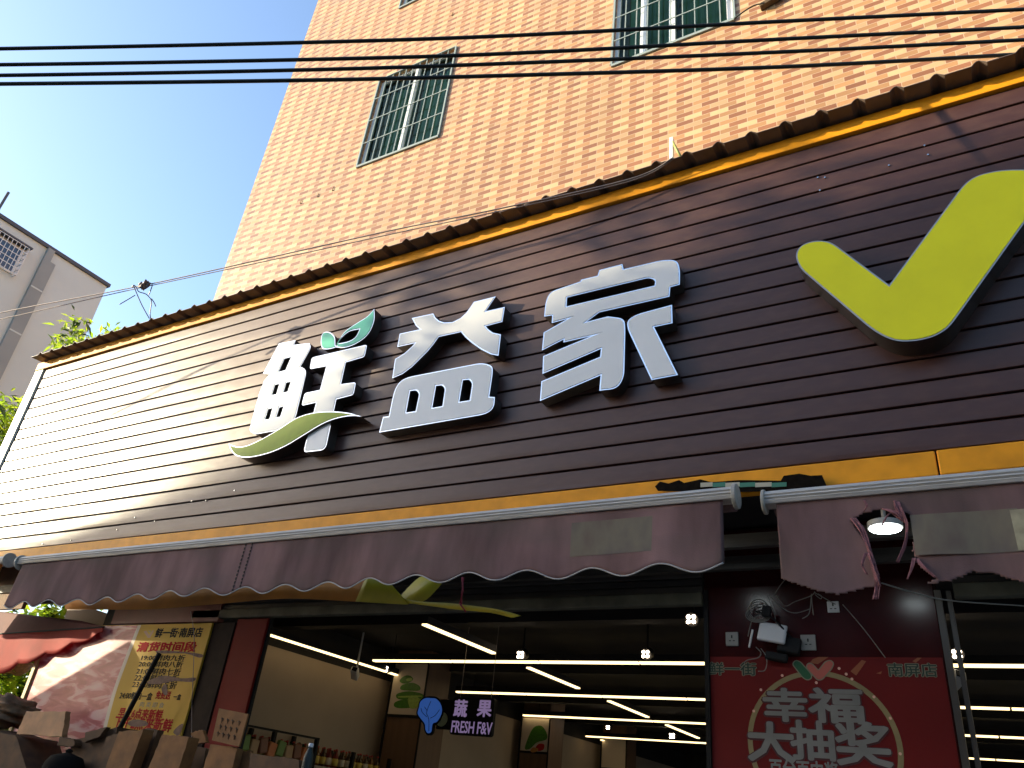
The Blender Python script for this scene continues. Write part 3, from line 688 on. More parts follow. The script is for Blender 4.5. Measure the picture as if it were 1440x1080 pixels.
# ---------------------------------------------------------------- soffit, headers, pillars of the shopfront
FY = .9
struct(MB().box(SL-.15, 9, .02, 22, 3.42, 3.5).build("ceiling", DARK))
jo = MB()
for y, z in ((.36, 3.10), (.62, 3.05)): jo.box(-9, 8, y, y+.05, z, z+.08)
tag(jo.build("ceiling_rail", SHUT), "dim metal rails running under the soffit behind the awnings", "rail")
hd = thing("roller_shutter", "rolled-up ribbed metal shutter over the wide shop entrance between the pillars", "shutter", (-3.4, FY, 2.9), "roller shutters over the entrances")
XP0 = P(333, 885, FY).x; XP1 = P(376, 886, FY).x; XR0 = P(991, 900, FY).x; XR1 = P(1324, 900, FY).x
def shutter(par, x0, x1):
    m = MB(); z = 2.98
    for k in range(7): m.box(x0, x1, FY-.03+.012*(k % 2), FY+.03, z+.001, z+.048); z += .05
    m.build("slats", SHUT, par, bevel=.008)
    MB().box(x0, x1, FY-.05, FY+.02, 2.90, 2.979).build("bottom_bar", DUST, par, bevel=.006)
shutter(hd, XP0-.6, XR0-.002)
hd2 = thing("roller_shutter", "rolled-up ribbed metal shutter over the right-hand entrance", "shutter", (2, FY, 2.9), "roller shutters over the entrances")
shutter(hd2, XR1+.1, 8)
HX = P(140, 870, FY).x
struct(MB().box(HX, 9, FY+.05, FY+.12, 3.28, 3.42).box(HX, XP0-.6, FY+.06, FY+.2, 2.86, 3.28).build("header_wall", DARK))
rp = thing("red_pillar", "plain red pillar between the yellow poster and the wide entrance", "pillar", ((XP0+XP1)/2, FY+.2, 0))
MB().box(XP0, XP1, FY-.02, FY+.03, 0.12, 2.895).build("shaft", REDP, rp, bevel=.008)
MB().box(XP1+.001, XP1+.02, FY, FY+.03, 0.12, 2.895).build("shutter_guide", BLACK, rp)
q0 = P(299, 875, FY).x
dp = MB().box(q0+.03, q0+.14, FY-.01, FY+.1, .12, 2.86).box(q0+.15, XP0-.01, FY-.03, FY+.12, .12, 2.86)
tag(dp.build("side_pillar", mat("dark_brown_panel", (.022, .012, .008), .7, spec=.1, noise=.4)), "narrow dark brown pillar between the yellow poster and the red pillar", "pillar")
pr = thing("poster_pillar", "wide dark red glossy pillar with a red prize poster, between the two entrances", "pillar", ((XR0+XR1)/2, FY, 0))
MB().box(XR0, XR1, FY, FY+.5, .12, 3.40).build("shaft", DREDP, pr, bevel=.006)
MB().box(XR0+.002, XR0+.03, FY-.02, FY-.001, .12, 3.0).build("left_guide", BLACK, pr)
gq = P(1337, 1000, FY).x
MB().box(XR1+.001, XR1+.035, FY-.02, FY+.06, .12, 2.95).box(XR1+.06, XR1+.085, FY-.0, FY+.06, .12, 2.95).build("shutter_guide", mat("guide_metal", (.09, .08, .07), .45, .6), pr)

# prize poster on the pillar
PY = FY-.006
ps = thing("prize_poster", "red prize-draw poster with big silver characters in a cream ring, on the wide pillar", "poster", ((XR0+XR1)/2, PY, 1.2))
zpt = P(1143, 924, PY).z
POSR = mat("poster_red", (.13, .007, .006), .6, spec=.2, noise=.12, nscale=3)
m = MB().box(XR0+.035, XR1-.01, PY, FY-.001, 1.2, zpt); m.build("sheet", POSR, ps)
OUTL = mat("pale_outline", (.20, .19, .12), .6); INKG = mat("dark_green_ink", (.01, .03, .015), .5); GREYT = mat("silver_grey_print", (.20, .20, .185), .6, spec=.2, noise=.15)
def outlined(body, bx, y, ink, par, b1=.06, b0=.012, sp=1.0):
    text("lettering_outline", body, bx, y-.0012, .0006, OUTL, par, b1, sp)
    w = (bx[1]-bx[0])*.012; h = (bx[3]-bx[2])*.035
    text("lettering", body, (bx[0]+w, bx[1]-w, bx[2]+h, bx[3]-h), y-.002, .0006, ink, par, b0, sp)
outlined("鲜一街", tbox(996, 950, 1064, 931, PY), PY, INKG, ps)
outlined("南屏店", tbox(1249, 952, 1317, 932, PY), PY, INKG, ps)
c0 = P(1156, 1048, PY); rr = (P(1265, 1048, PY).x-P(1048, 1042, PY).x)/2
ringo = [(c0.x+rr*math.cos(t*math.pi/36), c0.z+rr*.97*math.sin(t*math.pi/36)) for t in range(72)]
ringi = [(c0.x+(rr-.028)*math.cos(t*math.pi/36), c0.z+(rr*.97-.028)*math.sin(t*math.pi/36)) for t in range(72)]
plate("ring", [ringo, ringi], PY-.0006, .0005, mat("ring_cream", (.24, .19, .08), .5, noise=.2, nscale=12), ps)
SPK = mat("poster_orange", (.25, .07, .02), .5)
for q in ([(1143, 927), (1151, 924), (1165, 924), (1150, 934), (1139, 932)], [(1196, 944), (1212, 928), (1218, 930), (1204, 950)], [(1283, 930), (1290, 925), (1296, 925), (1288, 932)], [(1232, 947), (1240, 944), (1239, 948)]):
    plate("confetti", [xz(q, PY)], PY-.0011, .0005, SPK, ps)
m = MB()
for u, v in ((1148, 960), (1060, 1000), (1190, 948), (1198, 955), (1229, 980), (1252, 1010), (1070, 970), (1266, 1060), (1240, 1035), (1100, 950), (1250, 1056), (1180, 940)):
    q = P(u, v, PY); m.cyl(q, q+Vector((0, -.0018, 0)), .008, 8)
m.build("sparkles", mat("sparkle", (.7, .4, .3), .5), ps)
tb = lambda body, u0, v0, u1, v1, b, mt=GREYT, dy=.0025: text("lettering", body, tbox(u0, v0, u1, v1, PY), PY-dy, .0008, mt, ps, b)
for body, q in (("幸", (1074, 1014, 1134, 968)), ("福", (1138, 1016, 1212, 968)), ("大", (1052, 1070, 1116, 1016)), ("抽", (1113, 1068, 1171, 1014)), ("奖", (1177, 1076, 1250, 1016))):
    text("lettering_shade", body, tbox(q[0]-2, q[1]+3, q[2]+2, q[3]-1, PY), PY-.0018, .0006, mat("deep_red", (.05, .004, .004), .5), ps, .065)
    tb(body, *q, .03)
tb("百分百中奖", 1083, 1092, 1178, 1072, .03)
ckq = [[(1115, 934), (1119, 929), (1125, 931), (1140, 948), (1141, 953), (1136, 956), (1130, 953)], [(1134, 938), (1137, 933), (1142, 934), (1151, 944), (1161, 931), (1168, 929), (1172, 933), (1169, 940), (1156, 955), (1150, 956)]]
for q, mt in zip(ckq, (mat("emblem_green", (.01, .09, .03), .5), mat("emblem_salmon", (.42, .10, .07), .5))):
    L_ = [tuple(p) for p in rnd(xz(q, PY), .012, 3)]
    plate("emblem_outline", [L_], PY-.0013, .0006, OUTL, ps, offset=.006); plate("emblem", [L_], PY-.002, .0006, mt, ps)

# things fixed on the pillar
def outlet(u, v, w, h, mt, lab):
    q = P(u, v, FY-.001); o = thing("wall_outlet", lab, "outlet", q, "power outlets on the red pillar")
    MB().box(q.x-w/2, q.x+w/2, FY-.014, FY-.001, q.z-h/2, q.z+h/2).build("cover_plate", mt, o, bevel=.003)
    MB().box(q.x-.004, q.x+.004, FY-.0155, FY-.0142, q.z+.004, q.z+.022).box(q.x-.018, q.x-.006, FY-.0155, FY-.0142, q.z-.014, q.z-.009).box(q.x+.006, q.x+.018, FY-.0155, FY-.0142, q.z-.014, q.z-.009).build("sockets", BLACK, o)
outlet(1030, 899, .078, .084, GPL, "dim grey power outlet at the left edge of the dark red pillar")
outlet(1137, 904, .085, .09, GPL, "dim grey power outlet to the right of the white router on the red pillar")
outlet(1172, 854, .066, .066, WPL, "brighter white power outlet, highest of the three on the red pillar")
rt_ = thing("router", "white wifi router hung askew among tangled cables on the dark red pillar", "router", P(1086, 905, FY-.06))
qr = P(1086, 890, FY-.06); rot = Matrix.Rotation(R(10), 3, 'Y') @ Matrix.Rotation(R(-14), 3, 'X')
MB().obox(qr, .165, .028, .12, rot).build("case", WPL, rt_, bevel=.012, seg=3)
MB().obox(P(1056, 898, FY-.07), .012, .012, .11, Matrix.Rotation(R(14), 3, 'Y')).build("antenna", WPL, rt_, bevel=.003)
tag(MB().obox(P(1110, 908, FY-.035), .13, .04, .10, rot).obox(P(1092, 924, FY-.035), .13, .035, .05, rot).build("adapter_box", BLACK, None, bevel=.008), "black adapter box behind and below the white router", "adapter")
pg = thing("plug", "small white plug hanging at the right of the router", "plug", P(1119, 915, FY-.03)); q = P(1119, 909, FY-.03)
MB().box(q.x-.017, q.x+.017, q.y-.012, q.y+.012, q.z-.022, q.z+.018).build("plug_body", WPL, pg, bevel=.005); MB().cyl(q+Vector((0, 0, -.022)), q+Vector((0, 0, -.05)), .008, 8, r2=.004).build("strain_relief", WPL, pg)
CABL = mat("grey_cable", (.16, .15, .13), .5); m = MB()
qc = P(1067, 857, FY-.05)
for k in range(4):
    m.tube([qc+Vector((math.cos(a*math.pi/12)*(.058+.006*k), -.006*k, math.sin(a*math.pi/12)*(.062-.005*k)-.012*k)) for a in range(25)], .0035, 6)
tag(m.build("cable_coil", CABL), "coil of grey cable hung over the router on the red pillar", "cable")
m = MB()
for px in ([(1080, 840), (1088, 860), (1092, 880), (1095, 905)], [(1082, 838), (1100, 855), (1118, 862), (1140, 856)], [(1092, 838), (1104, 852), (1118, 846), (1140, 838), (1146, 832)], [(1141, 835), (1142, 850), (1144, 865)], [(1128, 870), (1138, 862), (1141, 836)], [(1146, 836), (1154, 842), (1155, 838), (1150, 835)], [(1063, 910), (1070, 918), (1066, 925), (1052, 928), (1046, 932)], [(1070, 912), (1078, 925), (1076, 942), (1066, 944)], [(1145, 833), (1175, 850)], [(1088, 838), (1096, 825), (1104, 815)], [(1185, 850), (1215, 885), (1245, 925)], [(1052, 895), (1058, 872), (1072, 862)]):
    m.tube(spl([P(u, v, FY-.05) for u, v in px], 6), .0028, 6)
tag(m.build("loose_cables", CABL), "loose thin cables tangled round the router and trailing down the red pillar", "cables")
tag(MB().tube(spl([P(1120, 905, FY-.03), P(1085, 868, FY-.09), P(1062, 860, FY-.09)], 6), .006, 6).obox(P(1078, 860, FY-.09), .05, .03, .06, rot).build("power_adapter", BLACK), "black plug adapter with thick lead above the white router", "adapter")
m = MB().tube(spl([P(1240, 820, -.3), P(1290, 835, 0), P(1340, 845, .3), P(1440, 852, .6)], 6), .0035, 6)
tag(m.build("thin_wire", CABL), "thin pale wire sagging from the torn awning to the right", "wire")
def soffit_lamp(q, lab):
    o = thing("ceiling_lamp", lab, "lamp", (q.x, q.y, q.z), "round white lamps under the soffit")
    MB().cyl((q.x, q.y, q.z+.001), (q.x, q.y, q.z+.03), .085, 28).cyl((q.x, q.y, q.z+.03), (q.x, q.y, 3.43), .012, 8).build("housing", CAPM, o)
    MB().cyl((q.x, q.y, q.z-.006), (q.x, q.y, q.z), .075, 28).build("diffuser", COOL, o)
soffit_lamp(P(1245, 743, .14), "round white lamp seen lit through the tear in the awning")
soffit_lamp(Vector((-1.33, .1, 3.12)), "round white lamp hidden just behind the gap between the two awnings")

# ---------------------------------------------------------------- left poster with meat picture
YP = FY-.03
pst = thing("price_poster", "yellow sale-time poster with a raw meat picture, under the left end of the awning", "poster", (-7.4, YP, 1.3))
xpl = P(62, 912, YP).x; xpr = P(299, 875, YP).x; zpt = P(299, 876, YP).z; zpb = 1.3
MB().box(xpl, xpr, YP, YP+.025, zpb, zpt).build("board", YEL, pst)
bx = spl([Vector(p) for p in xz([(196, 874), (176, 925), (158, 975), (143, 1035), (135, 1100)], YP)], 6)
plate("meat_picture", [[(xpl+.01, zpt-.005)]+[(p.x, min(p.y, zpt-.005)) for p in bx]+[(xpl+.01, bx[-1].y)]], YP-.001, .0008, MEAT, pst)
bx2 = [(p.x+.05, min(p.y, zpt-.005)) for p in bx]
plate("picture_border", [[(p.x, min(p.y, zpt-.005)) for p in bx]+bx2[::-1]], YP-.001, .0008, mat("pale_border", (.62, .50, .38), .5), pst)
MB().box(xpl-.05, xpl, YP-.02, YP+.04, .1, zpt-.0).build("frame_post", mat("pale_wood", (.50, .36, .16), .6, noise=.25, nscale=5, stretch=(6, 6, .4)), pst)
T = lambda body, u0, v0, u1, v1, mt, b=.02, dy=.002, sl=0: text("lettering", body, tbox(u0, v0, u1, v1, YP), YP-dy, .0008, mt, pst, b, 1, sl)
T("鲜一街·南屏店", 217, 897, 287, 882, BLKT, .03)
T("清货时间段", 191, 917, 279, 902, REDT, .04)
for i, (t, u0, v0, u1, v1) in enumerate((("19:00鲜肉九折", 198, 929, 262, 921), ("20:00鲜肉八折", 194, 938, 259, 930), ("21:00鲜肉七折", 191, 948, 256, 940), ("22:00鲜肉六折", 188, 958, 253, 949), ("23:00鲜肉五折", 185, 967, 250, 959))): T(t, u0, v0, u1, v1, BLKT, .015)
T("24:00鲜肉一盒", 167, 983, 216, 974, BLKT, .015); T("免费送", 218, 983, 242, 972, REDT, .03); T("一盒", 243, 984, 256, 976, BLKT, .02)
T("肉 类 即 食", 196, 994, 232, 988, mat("faded_grey_ink", (.25, .22, .12), .6), .0)
T("早上6点来新鲜", 165, 1009, 231, 998, REDT, .03); T("下午2点来新鲜", 158, 1024, 245, 1011, REDT, .03)
for q, mt in (([(202, 888), (206, 887), (210, 893), (215, 886), (217, 887), (211, 897), (208, 897)], mat("emblem_tan", (.50, .28, .12), .5)), ([(208, 887), (213, 887), (211, 890)], mat("emblem_olive", (.35, .33, .1), .5))):
    plate("emblem", [xz(q, YP)], YP-.0018, .0008, mt, pst)
BSTRIP = mat("brown_strip", (.17, .085, .05), .7, noise=.4, nscale=20)  # mottled brown for the thin torn strips over the print
for q in ([(212, 956), (232, 950), (255, 954), (275, 953), (270, 959), (245, 958), (225, 962), (208, 961)], [(180, 1018), (188, 1012), (205, 1014), (208, 1020), (190, 1022)], [(228, 967), (234, 962), (236, 975), (233, 978), (229, 974)], [(222, 915), (250, 916), (284, 920), (281, 925), (260, 919), (224, 919)], [(250, 1022), (258, 1018), (252, 1034), (244, 1030)]):
    plate("torn_brown_strip", [[tuple(p) for p in spl([Vector(a) for a in xz(q, YP)], 3, True)]], YP-.004, .0015, BSTRIP, pst)
qa = P(224, 919, YP-.25); qb = P(160, 1040, YP-.25); qc = qb+(qb-qa)*2.2
tag(MB().cyl(qa, (qc.x, qc.y, max(qc.z, .12)), .022, 10).build("dark_pole", BLACK), "dark slanting pole leaning across the yellow poster", "pole")
tag(MB().tube(spl([P(268, 860, YP-.1), P(273, 900, YP-.1), P(270, 985, YP-.1), P(269, 1050, YP-.1)], 5), .003, 5).build("hanging_string", WIREM), "thin string hanging down over the right side of the yellow poster", "string")
hb = MB().box(P(165, 858, YP).x, P(302, 858, YP).x+.1, YP-.02, YP+.05, zpt+.01, 3.12)
tag(hb.build("header_board", mat("red_brown_board", (.16, .03, .02), .6, noise=.3, nscale=3)), "dark red-brown board directly above the yellow poster", "board")
wq = [P(100, 855, YP+.02), P(140, 872, YP+.02), P(88, 880, YP+.02)]
wb = MB().quadbox([P(98, 845, YP+.2), P(190, 876, YP+.2), P(190, 884, YP+.2), P(86, 884, YP+.2)], (0, .03, 0))
tag(wb.build("white_board", WALLW), "white slanting board above the meat picture, behind the red canopy", "board")

# red canopy at far left
cn = thing("red_canopy", "red cloth canopy with scalloped edge, in front of the meat picture at far left", "canopy", (-9.5, .3, 2.6))
REDC = mat("red_canopy_cloth", (.42, .03, .02), .75, noise=.2, nscale=5)
_n2 = REDC.node_tree; _t = _n2.nodes.new("ShaderNodeBsdfTranslucent"); _t.inputs[0].default_value = (.75, .07, .03, 1); _x = _n2.nodes.new("ShaderNodeMixShader"); _x.inputs[0].default_value = .35
_n2.links.new(_n2.nodes["Principled BSDF"].outputs[0], _x.inputs[1]); _n2.links.new(_t.outputs[0], _x.inputs[2]); _n2.links.new(_x.outputs[0], _n2.nodes["Material Output"].inputs[0])
CY = .815
m = MB(); n = 80; tp_ = []; bt_ = []
for i in range(n+1):
    t = i/n; u = -40+t*186; vt = 891-9*(max(0, u)/146)
    vb = 950-.375*(u+20)+ (6 if u < 100 else 4)*abs(math.sin((u+12)/38*math.pi))
    vb = max(vb, vt+1); a = P(u, vt, CY); b = P(u, vb, CY); b.y += .012*math.sin(u*.12); tp_.append(a); bt_.append(b)
    rows = 6
for i in range(n):
    for j in range(6):
        f0, f1 = j/6, (j+1)/6
        m.face([tp_[i].lerp(bt_[i], f0), tp_[i+1].lerp(bt_[i+1], f0), tp_[i+1].lerp(bt_[i+1], f1), tp_[i].lerp(bt_[i], f1)])
bmesh.ops.remove_doubles(m.bm, verts=m.bm.verts, dist=.0005)
vz = m.build("valance", REDC, cn, fixn=False, smooth=True); s = vz.modifiers.new("thick", 'SOLIDIFY'); s.thickness = .002
m = MB(); m.quadbox([P(-40, 894, CY), P(146, 882, CY), P(115, 874, CY+.04), P(-40, 856, CY+.05)], (0, 0, .006)); m.build("top_panel", mat("maroon_canopy_cloth", (.13, .03, .028), .8, noise=.2), cn)
MB().cyl(P(-40, 894, CY), P(146, 882, CY), .010, 8).build("front_bar", DARK, cn)
bw = thing("woven_basket", "round woven brown basket hanging at the left edge under the red canopy", "basket", P(15, 950, 1.35))
q = P(15, 930, 1.35)
WICK = mat("wicker", (.26, .13, .05), .8, noise=.4, nscale=25, bump=.6, bscale=60)
MB().lathe(q+Vector((0, 0, -.14)), [(.16, 0), (.22, .06), (.25, .14), (.235, .14), (.2, .07), (.15, .02)], 24).build("bowl", WICK, bw)
MB().tube([q+Vector((.242*math.cos(a*math.pi/12), .242*math.sin(a*math.pi/12), 0)) for a in range(25)], .012, 6).build("rim", WICK, bw)
bw2 = tag(MB().obox(P(-6, 950, 1.7), .5, .12, .14).build("wooden_beam", WICK), "brown wooden beam behind the round basket at the left edge", "beam")

# ---------------------------------------------------------------- goods stand with cardboard, bottom left
stn = thing("goods_stand", "dark stall stand loaded with cardboard below the yellow poster", "stall", (-5.6, .15, .12))
x0 = P(20, 1060, .2).x; x1 = P(350, 1060, .2).x; zz = P(200, 1050, .2).z
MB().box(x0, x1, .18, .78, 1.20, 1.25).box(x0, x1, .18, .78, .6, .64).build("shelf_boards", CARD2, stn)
for x in (x0, x1-.04):
    for y in (.18, .74): MB().box(x, x+.04, y, y+.04, .12, 1.2).build("leg", BLACK, stn)
def carton(qpx, y, t, mt, lab, name="cardboard_sheet", cat="cardboard", flap=True):
    q = xz(qpx, y); L_ = []; N_ = len(q)
    for i in range(N_):
        a, b = Vector(q[i]), Vector(q[(i+1) % N_])
        for k in range(7): p = a.lerp(b, k/7); L_.append((p.x+random.uniform(-1, 1)*.005, p.y+random.uniform(-1, 1)*.005+.008*math.sin(k/7*math.pi)*(i % 2)))
    o = plate(name, [L_], y, t, mt); return tag(o, lab, cat, "cardboard pieces on the goods stand" if name == "cardboard_sheet" else None)
carton([(167, 1029), (202, 1026), (178, 1090), (145, 1090)], .16, .10, CARD, "plain brown cardboard sheet under the foot of the slanting dark pole")
carton([(228, 1033), (266, 1036), (246, 1095), (204, 1092)], .14, .10, CARD, "tan cardboard sheet below the bottom right of the yellow poster")
hc = thing("handwritten_card", "tan cardboard card with faint handwriting in front of the red pillar", "card", P(325, 1045, .05))
m = MB().quadbox([P(308, 996, .05), P(349, 1004, .05), P(336, 1050, .05), P(298, 1041, .05)], (0, .012, 0)); INK = mat("brown_ink", (.05, .028, .015), .7)
for k in range(3):
    for j in range(4):
        u = 310+j*8-k*3+random.uniform(-1, 1); v = 1010+k*10+j*1.5
        m.tube([P(u, v, .048), P(u+4, v+1, .048), P(u+2, v+4, .048)], .0022, 4, 1).tube([P(u+2, v-2, .048), P(u+1.5, v+6, .048)], .002, 4, 1)
m.build("card", [CARD, INK], hc)
carton([(296, 1046), (334, 1052), (318, 1110), (280, 1100)], .08, .06, CARD, "brown cardboard box right below the handwritten card")
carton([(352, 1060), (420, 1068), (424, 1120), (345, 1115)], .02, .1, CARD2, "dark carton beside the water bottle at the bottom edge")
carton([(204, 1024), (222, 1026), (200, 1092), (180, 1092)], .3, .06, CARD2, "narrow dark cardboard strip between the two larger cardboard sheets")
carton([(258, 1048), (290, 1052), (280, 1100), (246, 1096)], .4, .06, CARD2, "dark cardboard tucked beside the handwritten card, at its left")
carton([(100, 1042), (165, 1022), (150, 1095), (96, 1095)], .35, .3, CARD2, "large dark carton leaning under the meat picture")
carton([(120, 1030), (150, 1022), (140, 1036), (118, 1044)], .3, .04, CARD2, "small torn cardboard flap on top of the large dark carton")
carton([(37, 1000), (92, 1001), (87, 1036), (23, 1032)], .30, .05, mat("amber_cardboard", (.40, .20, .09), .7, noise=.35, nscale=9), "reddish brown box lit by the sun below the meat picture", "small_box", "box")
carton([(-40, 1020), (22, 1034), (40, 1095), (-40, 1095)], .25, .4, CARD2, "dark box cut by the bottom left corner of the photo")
carton([(84, 1036), (104, 1040), (104, 1050), (80, 1048)], .28, .1, CARD2, "small brown box beside the black round pot")
carton([(150, 1036), (168, 1030), (152, 1092), (136, 1092)], .26, .05, CARD2, "narrow dark cardboard strip at the left of the cardboard under the pole foot")
carton([(330, 1058), (352, 1056), (350, 1100), (326, 1100)], .16, .03, CARD, "small tan cardboard piece right of the lower brown box")
carton([(268, 1030), (284, 1026), (290, 1044), (272, 1046)], .42, .03, CARD, "small torn cardboard corner poking up left of the handwritten card")
SOOT = mat("sooty_black", (.012, .010, .008), .95, spec=.1)
po = thing("black_pot", "round black pot standing among the cardboard at the bottom left", "pot", P(92, 1090, .2)); q = P(92, 1072, .2)
MB().lathe(q+Vector((0, 0, -.25)), [(.08, 0), (.14, .05), (.165, .14), (.15, .24), (.12, .29), (.02, .32)], 24).build("body", SOOT, po)
MB().lathe(q+Vector((0, 0, .07)), [(.022, 0), (.03, .015), (.01, .03)], 12).build("knob", SOOT, po)
CLOTHB = mat("crumpled_brown_cloth", (.22, .13, .07), .9, noise=.45, nscale=10, bump=.8, bscale=20)
m = MB(); g = bmesh.ops.create_icosphere(m.bm, subdivisions=4, radius=1)
q = P(10, 1000, .45)
for v in m.bm.verts:
    n_ = v.co.copy(); v.co = Vector((n_.x*.30, n_.y*.2, n_.z*.13))*(1+.18*math.sin(n_.x*9+n_.z*7)+.12*math.sin(n_.z*17+n_.y*5)) + q
tag(m.build("cloth_bundle", CLOTHB, None, smooth=True), "crumpled brown cloth bundle at the left edge below the red canopy", "cloth")
bt = thing("water_bottle", "clear plastic bottle with a white cap at the bottom edge in front of the shelves", "bottle", P(437, 1085, -.02)); q = P(437, 1050, -.02)
MB().lathe(q, [(.014, -.004), (.016, 0), (.016, .018), (.012, .02)], 16).build("cap", WPL, bt)
MB().lathe(q+Vector((0, 0, -.24)), [(.03, 0), (.032, .01), (.032, .15), (.029, .19), (.016, .225), (.013, .236)], 20).build("body", mat("clear_plastic", (.022, .03, .028), .5, spec=.2), bt)

# ---------------------------------------------------------------- shop interior
LX = -7.2
struct(MB().box(-7.4, 9, FY+.1, 20, -.008, .118).build("floor", mat("shop_floor", (.30, .27, .23), .3)))
struct(MB().box(LX-.2, LX, FY+.06, 18, .12, 3.03).build("side_wall", WALLW))
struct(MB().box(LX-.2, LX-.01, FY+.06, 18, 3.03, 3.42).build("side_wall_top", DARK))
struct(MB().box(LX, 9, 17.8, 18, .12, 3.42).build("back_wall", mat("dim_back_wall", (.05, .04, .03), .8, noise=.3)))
jt = MB()
for y in (2.6, 5.3, 7.9, 10.4, 13): jt.box(LX, 9, y, y+.18, 3.24, 3.42)
struct(jt.build("ceiling_beams", DARK))
LZ = 3.10
def led(u0=None, a=None, b=None, x=None, y=None, lab="", grp="linear lamps under the shop ceiling"):
    o = thing("linear_lamp", lab, "lamp", ((a+b)/2 if x is None else x, (a+b)/2 if y is None else y, LZ), grp)
    if y is not None:
        MB().box(a, b, y-.035, y+.035, LZ+.002, LZ+.07).build("housing", DARK, o)
        s = a; d = MB()
        while s < b: e_ = min(b, s+1.17); d.box(s+.01, e_-.01, y-.03, y+.03, LZ-.02, LZ); s = e_
        d.build("tube", LED, o)
        for xx in (a+.3, b-.3): MB().cyl((xx, y, LZ+.07), (xx, y, 3.43), .004, 6).build("suspension_wire", BLACK, o)
    else:
        MB().box(x-.035, x+.035, a, b, LZ+.002, LZ+.07).build("housing", DARK, o)
        MB().box(x-.028, x+.028, a, b, LZ-.016, LZ).build("tube", LED, o)
rows = [(3.8, -6.6, "nearest"), (6.1, -6.85, "second nearest"), (8.45, -7.0, "third nearest"), (11.25, -7.1, "farthest")]
for y, xl_, wd in rows: led(a=xl_, b=7.0, y=y, lab=f"{wd} of the long lit lamp lines that run across the shop")
for a, b, lab in ((2.03, 3.35, "short lit lamp slanting toward the entrance, nearest of the slanting row"), (4.14, 5.5, "short slanting lit lamp between the first and second long lines"), (6.5, 8.0, "short slanting lit lamp between the second and third long lines"), (8.85, 10.5, "short slanting lit lamp behind the third long line")): led(a=a, b=b, x=-4.58, lab=lab)
led(a=2.25, b=4.9, x=-6.98, lab="lit lamp line along the top of the white left wall"); led(a=11.8, b=13.5, x=-7.0, lab="far small slanting lit lamp near the back left of the shop")
def spot(u, v, lab, s=1, h=LZ+.02):
    r = ray(u, v); q = EYE+r*((h-EYE.z)/r.z)
    o = thing("spot_lamp", lab, "spotlight", q, "small bright spotlights in the shop")
    MB().cyl(q+Vector((0, .01, 0)), q+Vector((0, .09, .03)), .055*s, 16).cyl(q+Vector((0, .05, .02)), (q.x, q.y+.05, 3.43), .01, 6).build("housing", BLACK, o)
    m = MB()
    for dx, dz in ((-.022, -.018), (.022, -.018), (-.022, .022), (.022, .022)): c = q+Vector((dx*s, 0, dz*s)); m.cyl(c, c+Vector((0, -.012, -.004)), .015*s, 10)
    m.build("led_cluster", SPOT, o)
spot(542, 941, "bright spotlight over the left end of the first long lamp line")
spot(732, 921, "bright spotlight just right of the nearest short slanting lamp")
spot(908, 920, "bright warm spotlight over the middle of the first long lamp line")
spot(972, 871, "bright spotlight close to the dark red poster pillar, highest in the wide entrance")
spot(945, 1035, "far bright spotlight on the farthest long lamp line", 1.2)
spot(855, 1023, "far cool spotlight just above the farthest long lamp line", .8)
spot(1346, 920, "bright warm spotlight seen through the right-hand entrance")
def cctv(u, v, lab, s=1):
    r = ray(u, v); q = EYE+r*((2.92-EYE.z)/r.z); o = thing("security_camera", lab, "camera", q, "white security cameras")
    rt2 = Matrix.Rotation(R(-25), 3, 'X') @ Matrix.Rotation(R(30), 3, 'Z')
    MB().obox(q, .09*s, .2*s, .08*s, rt2).build("body", WPL, o, bevel=.015, seg=3)
    MB().obox(q+rt2 @ Vector((0, -.102*s, 0)), .06*s, .01, .05*s, rt2).build("lens", BLACK, o, bevel=.002)
    MB().cyl(q+Vector((0, .02, .04)), (q.x, q.y+.02, 3.43), .012, 8).build("mount", WPL, o)
cctv(499, 947, "white security camera hanging in front of the dirty white left wall")
cctv(1342, 958, "white security camera seen through the right-hand entrance", 1.1)
cctv(827, 1062, "small far security camera below the farthest lamp lines", 1.2)
# columns with produce pictures
CUC = [mat("cucumber_green", (.05, .20, .012), .5, noise=.4, nscale=30), mat("pale_green", (.34, .52, .10), .5, noise=.3, nscale=30)]
PICW = mat("picture_paper", (.58, .50, .42), .5)
def column(y, x0, x1, z0, z1, lab):
    o = thing("shop_column", lab, "column", ((x0+x1)/2, y+.25, .12), "columns along the left of the shop")
    MB().box(x0, x1, y, y+.55, .12, 3.42).build("shaft", WOODP, o, bevel=.01)
    p = MB().box(x0+.01, x1-.01, y-.012, y-.001, z0, z1).build("picture", PICW, o)
    MB().box(x0, x1, y-.02, y-.001, z0-.035, z0-.002).box(x0-.022, x0, y-.02, y-.001, .12, z1).box(x1-.004, x1+.015, y-.02, y-.001, .12, z1).build("dark_frame", BLACK, o)
    return o, p
c1, p1 = column(4.8, -7.03, -6.47, 2.60, 3.24, "near column with a cucumber picture, at the end of the white left wall")
def blob(parent, name, px, y, mt):
    plate(name, [[tuple(p) for p in spl([Vector(a) for a in xz(px, y)], 4, True)]], y, .002, mt, parent)
yy = 4.8-.015
for px in ([(562, 957), (568, 951), (576, 950), (581, 955), (575, 960), (566, 961)], [(566, 963), (580, 960), (590, 965), (589, 971), (572, 971), (563, 969)], [(558, 976), (575, 972), (594, 976), (595, 983), (578, 984), (560, 983)], [(555, 988), (566, 984), (580, 986), (582, 994), (565, 996), (555, 994)]): blob(p1, "cucumber", px, yy, CUC[0])
for px in ([(574, 982), (585, 980), (592, 985), (588, 994), (577, 996)], [(571, 955), (578, 953), (579, 957), (573, 958)], [(562, 979), (590, 978), (590, 980), (563, 981)]): blob(p1, "cucumber_slice", px, yy-.003, CUC[1])
